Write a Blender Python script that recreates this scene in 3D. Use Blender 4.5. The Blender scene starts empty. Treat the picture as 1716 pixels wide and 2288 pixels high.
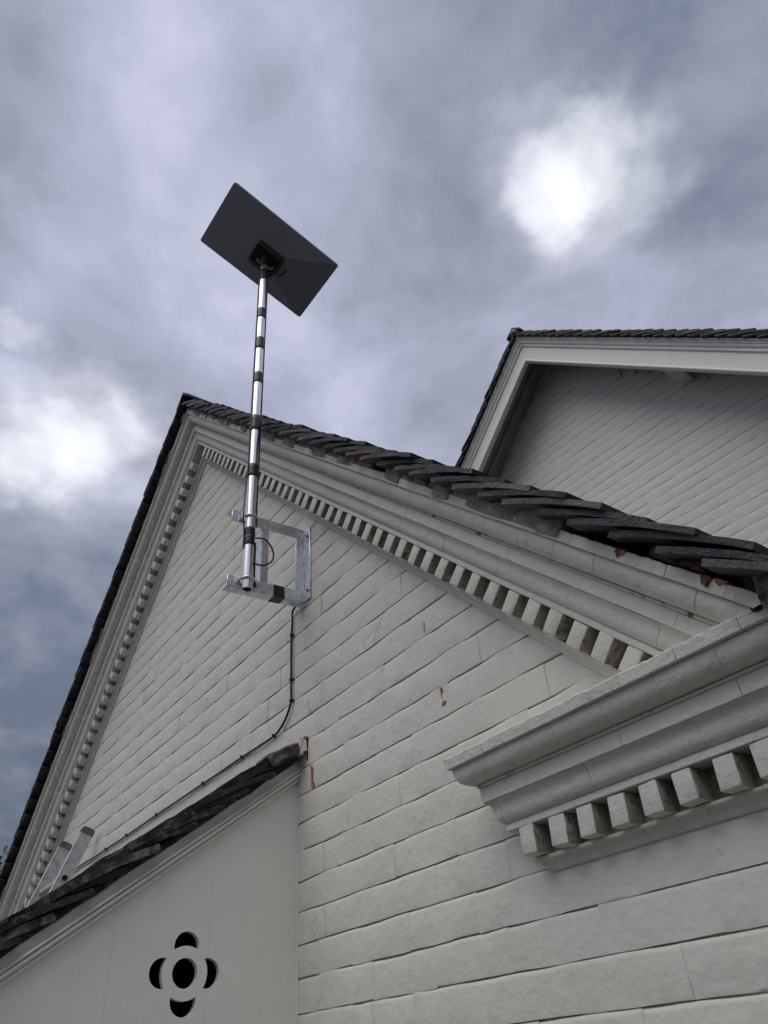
import bpy, bmesh, math, random
from mathutils import Vector, Matrix, noise
R = math.radians
rnd = random.Random(7)
sc = bpy.context.scene
col = sc.collection

# ------------------------------------------------------------------ camera
CAM = Vector((0, -1.135, 1.6))
ax_r = Vector((0.5758, 0.8150, -0.0661)); ax_d = Vector((-0.5153, 0.2989, -0.8032))
ax_r.normalize(); ax_d = (ax_d - ax_r * ax_d.dot(ax_r)).normalized(); ax_f = ax_r.cross(ax_d)
cd = bpy.data.cameras.new('camera'); cam = bpy.data.objects.new('camera', cd); col.objects.link(cam)
cam.matrix_world = Matrix.Translation(CAM) @ Matrix((ax_r, -ax_d, -ax_f)).transposed().to_4x4()
cd.sensor_fit = 'HORIZONTAL'; cd.sensor_width = 36.0; cd.lens = 1700 / 1716 * 36.0
cd.clip_start = 0.02; cd.clip_end = 2000
sc.camera = cam
sc.render.resolution_x = 768; sc.render.resolution_y = 1024

def view_dir(px, py):                       # direction of a sky feature of the photograph
    return (ax_r * ((px - 858) / 1700) + ax_d * ((py - 1144) / 1700) + ax_f).normalized()

def in_view(P, m=90):                       # is a point worth building a brick for
    q = P - CAM; z = q.dot(ax_f)
    if z <= 0.05: return False
    x = 858 + 1700 * q.dot(ax_r) / z; y = 1144 + 1700 * q.dot(ax_d) / z
    return -m < x < 1716 + m and -m < y < 2288 + m

# ------------------------------------------------------------------ sky and sun
SUN_DIR = Vector((0.06, -0.42, 1.0)).normalized()      # towards the brightest part of the overcast
w = bpy.data.worlds.new('World'); sc.world = w; w.use_nodes = True
nt = w.node_tree; nt.nodes.clear()
def N(t, **k):
    n = nt.nodes.new(t)
    for a, b in k.items(): setattr(n, a, b)
    return n
def L(a, b): nt.links.new(a, b)
def math_n(op, a, b=None, c=None, clamp=False):
    n = N('ShaderNodeMath', operation=op); n.use_clamp = clamp
    for i, v in enumerate((a, b, c)):
        if v is None: continue
        if isinstance(v, (int, float)): n.inputs[i].default_value = v
        else: L(v, n.inputs[i])
    return n.outputs[0]
def vmath(op, a, b=None):
    n = N('ShaderNodeVectorMath', operation=op)
    for i, v in enumerate((a, b)):
        if v is None: continue
        if isinstance(v, (tuple, list, Vector)): n.inputs[i].default_value = tuple(v)
        else: L(v, n.inputs[i])
    return n
def mixc(f, a, b):
    n = N('ShaderNodeMix', data_type='RGBA')
    for s, v in ((0, f), (6, a), (7, b)):
        if isinstance(v, (int, float)): n.inputs[s].default_value = v
        elif isinstance(v, (tuple, list)): n.inputs[s].default_value = (*v, 1)
        else: L(v, n.inputs[s])
    return n.outputs[2]
tc = N('ShaderNodeTexCoord')
sky = N('ShaderNodeTexSky', sky_type='NISHITA'); sky.sun_disc = False
sky.sun_elevation = math.asin(SUN_DIR.z); sky.sun_rotation = math.atan2(SUN_DIR.x, SUN_DIR.y)
D = tc.outputs['Generated']
# clouds lie on a flat layer: direction / height
sep = N('ShaderNodeSeparateXYZ'); L(D, sep.inputs[0])
hz = math_n('ADD', math_n('MAXIMUM', sep.outputs[2], 0.0), 0.22)
comb = N('ShaderNodeCombineXYZ')
L(math_n('DIVIDE', sep.outputs[0], hz), comb.inputs[0]); L(math_n('DIVIDE', sep.outputs[1], hz), comb.inputs[1])
def wnoise(vec, scale, detail=5, rough=.5, dist=0.0):
    n = N('ShaderNodeTexNoise'); n.inputs['Scale'].default_value = scale; n.inputs['Detail'].default_value = detail
    n.inputs['Roughness'].default_value = rough; n.inputs['Distortion'].default_value = dist
    L(vec, n.inputs['Vector']); return n
n1 = wnoise(comb.outputs[0], 1.25, 6, .52, .35)
n2 = wnoise(comb.outputs[0], 3.6, 6, .55, .5)
warp = wnoise(comb.outputs[0], 2.6, 5, .55)
warpv = vmath('SCALE', vmath('SUBTRACT', warp.outputs['Color'], (.5, .5, .5)).outputs[0]); warpv.inputs['Scale'].default_value = .16
Dw = vmath('NORMALIZE', vmath('ADD', D, warpv.outputs[0]).outputs[0]).outputs[0]
def blob(px, py, r_in, r_out, vec=None):              # a soft patch of the cloud deck around one direction
    dp = vmath('DOT_PRODUCT', vec or Dw, view_dir(px, py)).outputs['Value']
    mr = N('ShaderNodeMapRange', interpolation_type='SMOOTHSTEP')
    mr.inputs['From Min'].default_value = math.cos(R(r_out)); mr.inputs['From Max'].default_value = math.cos(R(r_in))
    L(dp, mr.inputs['Value']); return mr.outputs[0]
n4 = wnoise(comb.outputs[0], 7.5, 6, .58, .4)
dens = math_n('ADD', math_n('ADD', math_n('MULTIPLY', n1.outputs['Fac'], .38), math_n('MULTIPLY', n2.outputs['Fac'], .38)), math_n('MULTIPLY', n4.outputs['Fac'], .24))
shade = N('ShaderNodeMapRange'); shade.inputs['From Min'].default_value = .38; shade.inputs['From Max'].default_value = .62
shade.inputs['To Min'].default_value = .16; shade.inputs['To Max'].default_value = .92
L(dens, shade.inputs['Value'])
thin = shade.outputs[0]
for px, py, a, b, k in ((380, 640, 3, 15, .10), (1330, 780, 2, 12, .10), (340, 40, 1, 8, .22), (450, 860, 1, 9, .10), (1150, 560, 3, 12, .10)):
    thin = math_n('ADD', thin, math_n('MULTIPLY', blob(px, py, a, b), k))
for px, py, a, b, k in ((880, 420, 2, 12, -.14), (1620, 160, 3, 13, -.30), (270, 830, 1, 9, -.30), (100, 560, 2, 9, -.16), (60, 1700, 4, 20, -.62), (1250, 40, 1, 9, -.18), (1560, 500, 1, 9, -.10)):
    thin = math_n('ADD', thin, math_n('MULTIPLY', blob(px, py, a, b), k))
ramp = N('ShaderNodeValToRGB'); L(thin, ramp.inputs[0])
el = ramp.color_ramp.elements
el[0].position = 0.0; el[0].color = (.170, .205, .285, 1)
el[1].position = 1.0; el[1].color = (.60, .615, .77, 1)
e = el.new(.25); e.color = (.265, .292, .378, 1)
e = el.new(.50); e.color = (.365, .383, .490, 1)
e = el.new(.75); e.color = (.46, .48, .625, 1)
cloud = ramp.outputs[0]
n3 = wnoise(comb.outputs[0], 5.5, 7, .6, .7)
gw = wnoise(comb.outputs[0], 5.2, 4, .5); gw2 = wnoise(comb.outputs[0], 12.0, 4, .55)
gv = vmath('SCALE', vmath('SUBTRACT', gw.outputs['Color'], (.5, .5, .5)).outputs[0]); gv.inputs['Scale'].default_value = .12
gv2 = vmath('SCALE', vmath('SUBTRACT', gw2.outputs['Color'], (.5, .5, .5)).outputs[0]); gv2.inputs['Scale'].default_value = .07
Dg = vmath('NORMALIZE', vmath('ADD', vmath('ADD', D, gv.outputs[0]).outputs[0], gv2.outputs[0]).outputs[0]).outputs[0]
gsum = 0.0
for px, py, a, b, k in ((1290, 385, .0, 9.0, .36), (1225, 425, .0, 4.0, .36), (1325, 335, .0, 3.8, .24), (1410, 380, .0, 5.0, .13), (1250, 470, 0, 3.5, .12), (175, 985, .0, 8.5, .40), (110, 1020, .0, 5.0, .30), (235, 965, 0, 4.0, .24), (45, 722, .0, 1.6, .36)):
    gsum = math_n('ADD', gsum, math_n('MULTIPLY', blob(px, py, a, b, Dg), k))
n5 = wnoise(comb.outputs[0], 11, 6, .62, .3)
mott = math_n('ADD', math_n('MULTIPLY', math_n('SUBTRACT', n5.outputs['Fac'], .5), 1.5), math_n('MULTIPLY', math_n('SUBTRACT', n3.outputs['Fac'], .5), 1.5))
g0 = math_n('ADD', gsum, math_n('MULTIPLY', mott, math_n('MINIMUM', math_n('MULTIPLY', gsum, .9), .45)))
gm = N('ShaderNodeMapRange', interpolation_type='SMOOTHSTEP'); gm.inputs['From Min'].default_value = -.02; gm.inputs['From Max'].default_value = 1.12; L(g0, gm.inputs['Value'])
gap = gm.outputs[0]
cloud = mixc(gap, cloud, (1.02, 1.04, 1.12))
hor = N('ShaderNodeMapRange', interpolation_type='SMOOTHSTEP'); hor.inputs['From Min'].default_value = -.05; hor.inputs['From Max'].default_value = .62
hor.inputs['To Min'].default_value = 4.0; hor.inputs['To Max'].default_value = 8.5; L(sep.outputs[2], hor.inputs['Value'])
scaled = N('ShaderNodeMix', data_type='RGBA', blend_type='MULTIPLY'); scaled.inputs[0].default_value = 1
L(cloud, scaled.inputs[6]); L(hor.outputs[0], scaled.inputs[7])
bgc = mixc(.94, sky.outputs[0], scaled.outputs[2])
bg = N('ShaderNodeBackground'); bg.inputs['Strength'].default_value = .10
L(bgc, bg.inputs['Color'])
wo = N('ShaderNodeOutputWorld'); L(bg.outputs[0], wo.inputs['Surface'])

sd = bpy.data.lights.new('sun', 'SUN'); sd.energy = 1.5; sd.angle = R(58); sd.color = (1, .95, .865)
so = bpy.data.objects.new('sun', sd); col.objects.link(so)
so.rotation_euler = SUN_DIR.to_track_quat('Z', 'Y').to_euler(); so.location = (0, -6, 12)
vs = sc.view_settings; vs.view_transform = 'Standard'; vs.look = 'None'; vs.exposure = .30; vs.gamma = 1; vs.use_curve_mapping = False

# ------------------------------------------------------------------ materials
def make_mat(name, color, rough=.6, metal=0.0, var=None, bumps=(), spots=(), rand=0.0, stretch=None, spec=.5, streak=None, cracks=False):
    """var: list of (scale, colour, lo, hi); bumps: (scale, strength m); spots the same as var with a sharp edge"""
    m = bpy.data.materials.new(name); m.use_nodes = True; t = m.node_tree
    bs = t.nodes['Principled BSDF']; bs.inputs['Roughness'].default_value = rough; bs.inputs['Metallic'].default_value = metal
    bs.inputs['Specular IOR Level'].default_value = spec
    geo = t.nodes.new('ShaderNodeNewGeometry'); vec = geo.outputs['Position']
    if stretch:
        mp = t.nodes.new('ShaderNodeMapping'); mp.inputs['Scale'].default_value = stretch
        t.links.new(vec, mp.inputs['Vector']); vec = mp.outputs[0]
    rgb = t.nodes.new('ShaderNodeRGB'); rgb.outputs[0].default_value = (*color, 1); cur = rgb.outputs[0]
    def nz(scale, detail=6, rg=.6):
        n = t.nodes.new('ShaderNodeTexNoise'); n.inputs['Scale'].default_value = scale; n.inputs['Detail'].default_value = detail
        n.inputs['Roughness'].default_value = rg; t.links.new(vec, n.inputs['Vector']); return n.outputs['Fac']
    for sc_, c, lo, hi in (var or []):
        mr = t.nodes.new('ShaderNodeMapRange'); mr.inputs['From Min'].default_value = lo; mr.inputs['From Max'].default_value = hi
        t.links.new(nz(sc_), mr.inputs['Value'])
        mx = t.nodes.new('ShaderNodeMix'); mx.data_type = 'RGBA'; t.links.new(mr.outputs[0], mx.inputs[0]); t.links.new(cur, mx.inputs[6])
        mx.inputs[7].default_value = (*c, 1); cur = mx.outputs[2]
    if streak:
        c, lo, hi = streak; mp2 = t.nodes.new('ShaderNodeMapping'); mp2.inputs['Scale'].default_value = (24, 24, 2.2); t.links.new(geo.outputs['Position'], mp2.inputs['Vector'])
        n = t.nodes.new('ShaderNodeTexNoise'); n.inputs['Scale'].default_value = 1; n.inputs['Detail'].default_value = 5; t.links.new(mp2.outputs[0], n.inputs['Vector'])
        mr = t.nodes.new('ShaderNodeMapRange'); mr.inputs['From Min'].default_value = lo; mr.inputs['From Max'].default_value = hi; mr.inputs['To Max'].default_value = .32; t.links.new(n.outputs['Fac'], mr.inputs['Value'])
        mx = t.nodes.new('ShaderNodeMix'); mx.data_type = 'RGBA'; t.links.new(mr.outputs[0], mx.inputs[0]); t.links.new(cur, mx.inputs[6]); mx.inputs[7].default_value = (*c, 1); cur = mx.outputs[2]
    if rand:
        oi = t.nodes.new('ShaderNodeObjectInfo'); mr = t.nodes.new('ShaderNodeMapRange')
        mr.inputs['To Min'].default_value = 1 - rand; mr.inputs['To Max'].default_value = 1 + rand
        t.links.new(oi.outputs['Random'], mr.inputs['Value'])
        hs = t.nodes.new('ShaderNodeHueSaturation'); t.links.new(mr.outputs[0], hs.inputs['Value']); t.links.new(cur, hs.inputs['Color']); cur = hs.outputs[0]
    t.links.new(cur, bs.inputs['Base Color'])
    prev = None
    for sc_, dist in bumps:
        b = t.nodes.new('ShaderNodeBump'); b.inputs['Distance'].default_value = dist; b.inputs['Strength'].default_value = 1
        t.links.new(nz(sc_, 4, .6), b.inputs['Height'])
        if prev: t.links.new(prev, b.inputs['Normal'])
        prev = b.outputs[0]
    if cracks:                              # hairline cracks in the paint film, only here and there
        wv = t.nodes.new('ShaderNodeTexNoise'); wv.inputs['Scale'].default_value = 9; wv.inputs['Detail'].default_value = 5; t.links.new(geo.outputs['Position'], wv.inputs['Vector'])
        ad = t.nodes.new('ShaderNodeMix'); ad.data_type = 'VECTOR'; ad.inputs[0].default_value = .16; t.links.new(geo.outputs['Position'], ad.inputs[4]); t.links.new(wv.outputs['Color'], ad.inputs[5])
        vo = t.nodes.new('ShaderNodeTexVoronoi'); vo.feature = 'DISTANCE_TO_EDGE'; vo.inputs['Scale'].default_value = 7.5; t.links.new(ad.outputs[1], vo.inputs['Vector'])
        m1 = t.nodes.new('ShaderNodeMapRange'); m1.inputs['From Min'].default_value = .0; m1.inputs['From Max'].default_value = .007; m1.inputs['To Min'].default_value = 1; m1.inputs['To Max'].default_value = 0; t.links.new(vo.outputs['Distance'], m1.inputs['Value'])
        m2 = t.nodes.new('ShaderNodeMapRange'); m2.inputs['From Min'].default_value = .585; m2.inputs['From Max'].default_value = .66; t.links.new(nz(5.5, 4), m2.inputs['Value'])
        mu = t.nodes.new('ShaderNodeMath'); mu.operation = 'MULTIPLY'; t.links.new(m1.outputs[0], mu.inputs[0]); t.links.new(m2.outputs[0], mu.inputs[1])
        mx = t.nodes.new('ShaderNodeMix'); mx.data_type = 'RGBA'; t.links.new(mu.outputs[0], mx.inputs[0]); t.links.new(cur, mx.inputs[6]); mx.inputs[7].default_value = (.50, .47, .39, 1); t.links.new(mx.outputs[2], bs.inputs['Base Color'])
        b = t.nodes.new('ShaderNodeBump'); b.invert = True; b.inputs['Distance'].default_value = .0018; t.links.new(mu.outputs[0], b.inputs['Height'])
        if prev: t.links.new(prev, b.inputs['Normal'])
        prev = b.outputs[0]
    if prev: t.links.new(prev, bs.inputs['Normal'])
    return m
M = {}
M['paint'] = make_mat('masonry_paint', (.705, .695, .618), .5, cracks=True, streak=((.58, .555, .465), .52, .80), var=[(3.0, (.67, .66, .585), .40, .75), (20, (.655, .643, .565), .60, .82), (120, (.26, .23, .19), .715, .75)],
                      bumps=[(6, .008), (15, .0022), (60, .0007), (260, .0002)])
M['paint_mould'] = make_mat('moulding_paint', (.705, .695, .618), .5, cracks=True, streak=((.58, .555, .465), .55, .80), var=[(5, (.67, .66, .585), .40, .75), (30, (.62, .60, .52), .58, .76), (75, (.40, .37, .31), .68, .74)],
                      bumps=[(14, .004), (45, .0026), (150, .0012)])
M['paint_far'] = make_mat('masonry_paint_far', (.68, .668, .595), .55, streak=((.56, .55, .50), .52, .78), var=[(2.0, (.62, .61, .565), .4, .75), (18, (.58, .57, .51), .58, .8)],
                      bumps=[(18, .004), (80, .0018)], rand=.01)
M['grime_shade'] = make_mat('grimy_shade_paint', (.20, .17, .13), .8, var=[(14, (.46, .43, .36), .5, .68), (60, (.10, .08, .058), .50, .68)], bumps=[(60, .003)])  # brown grime, its colour darkened further to paint in the shade between dentils
M['paint_lichen'] = make_mat('lichen_paint', (.705, .69, .595), .6, var=[(38, (.10, .095, .085), .585, .66), (20, (.63, .615, .54), .55, .8)], bumps=[(60, .003)])
M['grime_shade_side'] = make_mat('grimy_shaded_dentil_side', (.36, .33, .275), .75, var=[(22, (.58, .56, .49), .52, .68), (55, (.15, .125, .095), .50, .66)], bumps=[(60, .002)])  # dirt on dentil sides plus gap shade painted into the colour
M['joint'] = make_mat('painted_mortar', (.60, .582, .50), .65, bumps=[(60, .004)])
M['timber_white'] = make_mat('timber_paint', (.76, .75, .70), .42, streak=((.66, .65, .61), .55, .8), var=[(5, (.70, .695, .67), .45, .75), (40, (.55, .55, .54), .66, .8)], bumps=[(35, .0012), (160, .0004)])
M['panel'] = make_mat('panel_paint', (.82, .81, .745), .42, streak=((.75, .74, .68), .55, .85), var=[(2.5, (.76, .75, .69), .4, .75), (55, (.46, .46, .46), .69, .78)], bumps=[(9, .003), (130, .0006)])
M['tile'] = make_mat('clay_roof_tile', (.015, .016, .020), .58, var=[(14, (.026, .029, .037), .45, .7), (45, (.065, .060, .050), .56, .74), (120, (.17, .155, .125), .65, .76)],
                     bumps=[(40, .004), (190, .0025)], rand=.35)
M['tile_pale'] = make_mat('pale_roof_tile', (.10, .092, .078), .75, var=[(60, (.07, .065, .06), .5, .7), (150, (.28, .26, .22), .6, .75)], bumps=[(60, .004), (200, .002)], rand=.2)
M['tile_rust'] = make_mat('rusty_roof_tile', (.085, .045, .032), .75, var=[(50, (.06, .05, .045), .48, .68)], bumps=[(60, .004)], rand=.2)
M['tile_moss'] = make_mat('mossy_roof_tile', (.016, .016, .017), .8, var=[(16, (.030, .028, .026), .45, .7), (30, (.13, .11, .095), .55, .66), (80, (.045, .05, .02), .62, .74)],
                     bumps=[(26, .010), (120, .006)], rand=.3)
M['tile_worn'] = make_mat('worn_roof_tile', (.05, .046, .042), .85, var=[(34, (.20, .175, .155), .44, .60), (24, (.022, .022, .022), .5, .62)], bumps=[(30, .008), (130, .004)], rand=.2)
M['pinkish'] = make_mat('pinkish_paint', (.66, .55, .47), .6, var=[(25, (.68, .63, .56), .45, .65), (70, (.45, .22, .13), .66, .76)], bumps=[(40, .004)])
M['mortar'] = make_mat('bedding_mortar', (.34, .325, .295), .85, var=[(30, (.20, .185, .16), .48, .7), (110, (.45, .44, .42), .6, .75)], bumps=[(50, .006), (200, .003)])
M['stone'] = make_mat('lichen_stone', (.20, .19, .155), .9, var=[(60, (.05, .048, .04), .46, .60), (130, (.38, .36, .30), .58, .72)], bumps=[(70, .008), (260, .004)])
M['galv'] = make_mat('galvanised_steel', (.80, .84, .89), .38, .75, var=[(55, (.58, .62, .67), .45, .62), (180, (.70, .73, .77), .58, .7)], bumps=[(90, .0006)])
M['alu'] = make_mat('polished_aluminium', (.94, .93, .91), .28, 1.0, var=[(70, (.72, .71, .70), .42, .66)], bumps=[(60, .0006)], stretch=(1, 1, .03))
M['ladder'] = make_mat('dull_aluminium', (.58, .58, .60), .48, .6, var=[(30, (.40, .40, .42), .45, .65), (140, (.28, .27, .27), .6, .72)], bumps=[(80, .0008)])
M['cap'] = make_mat('ladder_cap', (.11, .105, .10), .6, var=[(60, (.2, .17, .15), .5, .7)])
M['black'] = make_mat('black_plastic', (.014, .015, .018), .42, bumps=[(120, .0006)])
M['tape'] = make_mat('black_tape', (.012, .014, .022), .36, bumps=[(90, .0012)])
M['bolt'] = make_mat('zinc_bolt', (.62, .63, .65), .35, .9)
M['dish'] = make_mat('antenna_shell', (.35, .39, .44), .36, bumps=[(150, .0002)])
M['mount'] = make_mat('antenna_mount', (.018, .019, .022), .45)
M['mount_grey'] = make_mat('antenna_mount_grey', (.16, .165, .175), .45)
M['brick'] = make_mat('bare_red_brick', (.46, .17, .085), .85, var=[(60, (.26, .075, .04), .45, .68)], bumps=[(90, .005)])
M['brick_brown'] = make_mat('bare_brown_brick', (.17, .085, .06), .85, var=[(70, (.09, .05, .04), .45, .68)], bumps=[(90, .005)], rand=.15)
M['stain'] = make_mat('worn_paint', (.56, .43, .35), .7, var=[(60, (.58, .55, .50), .45, .6)], bumps=[(90, .003)])
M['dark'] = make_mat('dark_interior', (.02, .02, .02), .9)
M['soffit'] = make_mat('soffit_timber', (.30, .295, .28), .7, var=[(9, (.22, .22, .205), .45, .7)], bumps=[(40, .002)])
M['slope'] = make_mat('roof_slope', (.025, .026, .03), .75, bumps=[(20, .01)])
M['ground'] = make_mat('paved_ground', (.034, .031, .025), .95, var=[(2, (.042, .038, .031), .4, .7)])
M['leaf'] = make_mat('leaf', (.05, .10, .022), .6, var=[(3, (.035, .07, .018), .4, .7)], rand=.2)
M['bark'] = make_mat('bark', (.09, .07, .05), .9, bumps=[(30, .01)])

# ------------------------------------------------------------------ object helpers
def link(name, me, mat=None, parent=None, mw=None, smooth=None):
    o = bpy.data.objects.new(name, me); col.objects.link(o)
    if mat and me is not None and not me.materials: me.materials.append(M[mat])
    if parent is not None: o.parent = parent
    if mw is not None: o.matrix_basis = mw
    if smooth is not None: smooth_mesh(me, smooth)
    return o
def smooth_mesh(me, ang=35):
    me.polygons.foreach_set('use_smooth', [True] * len(me.polygons)); me.set_sharp_from_angle(angle=R(ang)); me.update()
def pymesh(name, v, f):
    me = bpy.data.meshes.new(name); me.from_pydata([tuple(x) for x in v], [], f); me.validate(); me.update(); return me
def bmmesh(name, bm):
    bmesh.ops.recalc_face_normals(bm, faces=bm.faces)
    me = bpy.data.meshes.new(name); bm.to_mesh(me); bm.free(); me.update(); return me
def tag(o, label=None, cat=None, group=None, kind=None):
    for k, v in (('label', label), ('category', cat), ('group', group), ('kind', kind)):
        if v: o[k] = v
    return o
def empty(name, loc=(0, 0, 0), rz=0, parent=None):
    o = bpy.data.objects.new(name, None); col.objects.link(o); o.location = loc; o.rotation_euler = (0, 0, rz); o.empty_display_size = .05
    if parent is not None: o.parent = parent
    return o
def add_box(bm, lo, hi, mw=None, bevel=0.0, seg=1):
    vs_ = []
    c = [(lo[i] + hi[i]) / 2 for i in range(3)]; s = [hi[i] - lo[i] for i in range(3)]
    r = bmesh.ops.create_cube(bm, size=1.0, matrix=Matrix.Translation(c) @ Matrix.Diagonal((*s, 1)))
    vs_ = r['verts']
    if bevel:
        es = list({e for v in vs_ for e in v.link_edges})
        r2 = bmesh.ops.bevel(bm, geom=es, offset=bevel, segments=seg, affect='EDGES', profile=.5)
        vs_ = list({v for f in r2['faces'] for v in f.verts} | {v for v in vs_ if v.is_valid})
    if mw is not None: bmesh.ops.transform(bm, matrix=mw, verts=vs_)
    return vs_
def box(name, lo, hi, mat, parent=None, bevel=0.0, mw=None):
    bm = bmesh.new(); add_box(bm, lo, hi, None, bevel); return link(name, bmmesh(name, bm), mat, parent, mw, 30)
def add_tube(bm, pts, r, n=10, caps=True, hollow=0.0):
    pts = [Vector(p) for p in pts]; rings = []
    rad = r if isinstance(r, (list, tuple)) else [r] * len(pts)
    up = None
    for i, p in enumerate(pts):
        t = (pts[min(i + 1, len(pts) - 1)] - pts[max(i - 1, 0)]).normalized()
        if up is None: up = t.orthogonal().normalized()
        up = (up - t * up.dot(t)).normalized(); b = t.cross(up)
        rings.append([bm.verts.new(p + rad[i] * (math.cos(2 * math.pi * k / n) * up + math.sin(2 * math.pi * k / n) * b)) for k in range(n)])
    for a, b in zip(rings, rings[1:]):
        for k in range(n): bm.faces.new((a[k], a[(k + 1) % n], b[(k + 1) % n], b[k]))
    if caps: bm.faces.new(rings[0][::-1]); bm.faces.new(rings[-1])
    return rings
def tube(name, pts, r, mat, parent=None, n=10, caps=True):
    bm = bmesh.new(); add_tube(bm, pts, r, n, caps); return link(name, bmmesh(name, bm), mat, parent, None, 50)
def smooth_path(pts, k=6):                 # Catmull-Rom through the points
    P = [Vector(p) for p in pts]; P = [2 * P[0] - P[1]] + P + [2 * P[-1] - P[-2]]; out = []
    for i in range(1, len(P) - 2):
        for j in range(k):
            t = j / k; a, b, c, d = P[i - 1:i + 3]
            out.append(.5 * ((2 * b) + (c - a) * t + (2 * a - 5 * b + 4 * c - d) * t * t + (3 * b - a - 3 * c + d) * t ** 3))
    out.append(P[-2]); return out
def prism(name, poly, axis_fn, d0, d1):     # polygon (a,b) extruded from depth d0 to d1; axis_fn(a,b,d)->xyz
    v = [axis_fn(a, b, d0) for a, b in poly] + [axis_fn(a, b, d1) for a, b in poly]; n = len(poly)
    f = [list(range(n))[::-1], list(range(n, 2 * n))] + [[i, (i + 1) % n, n + (i + 1) % n, n + i] for i in range(n)]
    bm = bmesh.new(); bv = [bm.verts.new(x) for x in v]
    for q in f: bm.faces.new([bv[i] for i in q])
    return bm
def section_run(profile, length, nst=5, amp=.0006, seed=0, topjag=0.0, endbev=.0006):
    """closed section of (p outwards, h up) swept along local +X; local Y = -p. Ends eased like the arris of a moulded brick."""
    n = len(profile); v = []; rr = random.Random(seed)
    xs = [0, endbev * .7] + [length * k / (nst - 1) for k in range(1, nst - 1)] + [length - endbev * .7, length]
    hm = max(h for p, h in profile)
    for i, x in enumerate(xs):
        e = endbev if i in (0, len(xs) - 1) else 0.0
        for j, (p, h) in enumerate(profile):
            q = Vector((x * 14 + seed * 7.3, j * .45, seed * 3.1))
            dn = noise.noise_vector(q) * amp * .55
            pp = p - (e if p > .001 else 0) + dn.x; hh = h + dn.y
            if topjag and h > hm - .004 and p > .001: hh += topjag * .6 * noise.noise(Vector((x * 37, seed * 5.7, 1.5))) + topjag * .6 * noise.noise(Vector((x * 190, seed * 3.7, 4.5)))
            v.append((x, -pp, hh))
    f = []
    for i in range(len(xs) - 1):
        for j in range(n):
            f.append((i * n + j, (i + 1) * n + j, (i + 1) * n + (j + 1) % n, i * n + (j + 1) % n))
    f.append(tuple(range(n))); f.append(tuple((len(xs) - 1) * n + j for j in range(n))[::-1])
    bm = bmesh.new(); bv = [bm.verts.new(q) for q in v]
    for q in f: bm.faces.new([bv[i] for i in q])
    me = bmmesh('moulded_brick', bm); smooth_mesh(me, 38); return me
def cut_mesh(me, mw, planes):
    """returns a copy of me trimmed by world planes (point, keep-side normal); None when nothing is left; me itself when untouched"""
    changed = False; bm = None
    for co, no in planes:
        src = [mw @ v.co for v in (bm.verts if bm else me.vertices)]
        ds = [(p - co).dot(no) for p in src]
        if max(ds) < 1e-5:
            if bm: bm.free()
            return None
        if min(ds) > -1e-5: continue
        if bm is None: bm = bmesh.new(); bm.from_mesh(me)
        inv = mw.inverted(); lc = inv @ co; ln = (mw.to_3x3().transposed() @ no).normalized()
        bmesh.ops.bisect_plane(bm, geom=bm.verts[:] + bm.edges[:] + bm.faces[:], plane_co=lc, plane_no=ln, clear_inner=True)
        changed = True
        if not bm.verts: bm.free(); return None
    if not changed: return me
    m2 = me.copy(); bm.to_mesh(m2); bm.free(); m2.update(); return m2

# ------------------------------------------------------------------ ground
g = link('ground', pymesh('ground', [(-900, -900, 0), (900, -900, 0), (900, 900, 0), (-900, 900, 0)], [(0, 1, 2, 3)]), 'ground'); tag(g, kind='structure')

# ------------------------------------------------------------------ bricks (shared meshes)
def brick_mesh(seed, ln=.2270, ht=.0752, amp=.0008, fine=1.0):
    rr = random.Random(seed); nx = 13; v = []
    gap_b = rr.choice((.0007, .0010, .0014, .0020)) * fine; gap_t = rr.choice((.0005, .0009, .0014)) * fine
    for i in range(nx):
        x = ln * i / (nx - 1); end = i in (0, nx - 1)
        fb = min(1, max(.03, .62 + 1.8 * noise.noise(Vector((x * 8 + seed * 3.3, 2, seed))))) * (1.0 if fine == 1 else .85)
        ft = min(1, max(.10, .66 + 1.5 * noise.noise(Vector((x * 8 + seed * 3.3, 7, seed)))))
        prof = [(.030, gap_b * fb), (.0100 * fb + .0003, gap_b * fb), (.0008 * fb, gap_b * fb + .0004), (0, gap_b + .004), (-.0004, ht * .5),
                (0, ht - gap_t - .009), (.0013 * ft, ht - gap_t * ft - .0030), (.0048 * ft + .0003, ht - gap_t * ft), (.030, ht - gap_t * ft)]
        n = len(prof)
        for j, (y, z) in enumerate(prof):
            q = Vector((x * 22 + seed * 5.1, j * .7, seed * 2.7)); d = noise.noise_vector(q)
            zz = z + d.z * amp * (1.3 if j in (0, 1, 2, 6, 7, 8) else .6) + .0008 * noise.noise(Vector((x * 7 + seed, j // 5 * 3.0, 9))); yy = y + d.y * amp * .7
            if end and j in (2, 3, 4, 5, 6): yy += (.0006 if seed % 3 == 0 else .0002)
            v.append((x + (d.x * .0006 if not end else 0), yy, zz))
    f = [(i * n + j, (i + 1) * n + j, (i + 1) * n + j + 1, i * n + j + 1) for i in range(nx - 1) for j in range(n - 1)]
    me = pymesh('brick', v, f); bm = bmesh.new(); bm.from_mesh(me); bmesh.ops.recalc_face_normals(bm, faces=bm.faces)
    ys = sum(fc.normal.y for fc in bm.faces)
    if ys > 0: bmesh.ops.reverse_faces(bm, faces=bm.faces)
    bm.to_mesh(me); bm.free(); smooth_mesh(me, 50); return me
BR = [brick_mesh(i) for i in range(34)]
BRF = [brick_mesh(100 + i, fine=.40) for i in range(30)]
for m in BR: m.materials.append(M['paint'])
for m in BRF: m.materials.append(M['paint_far'])

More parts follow.
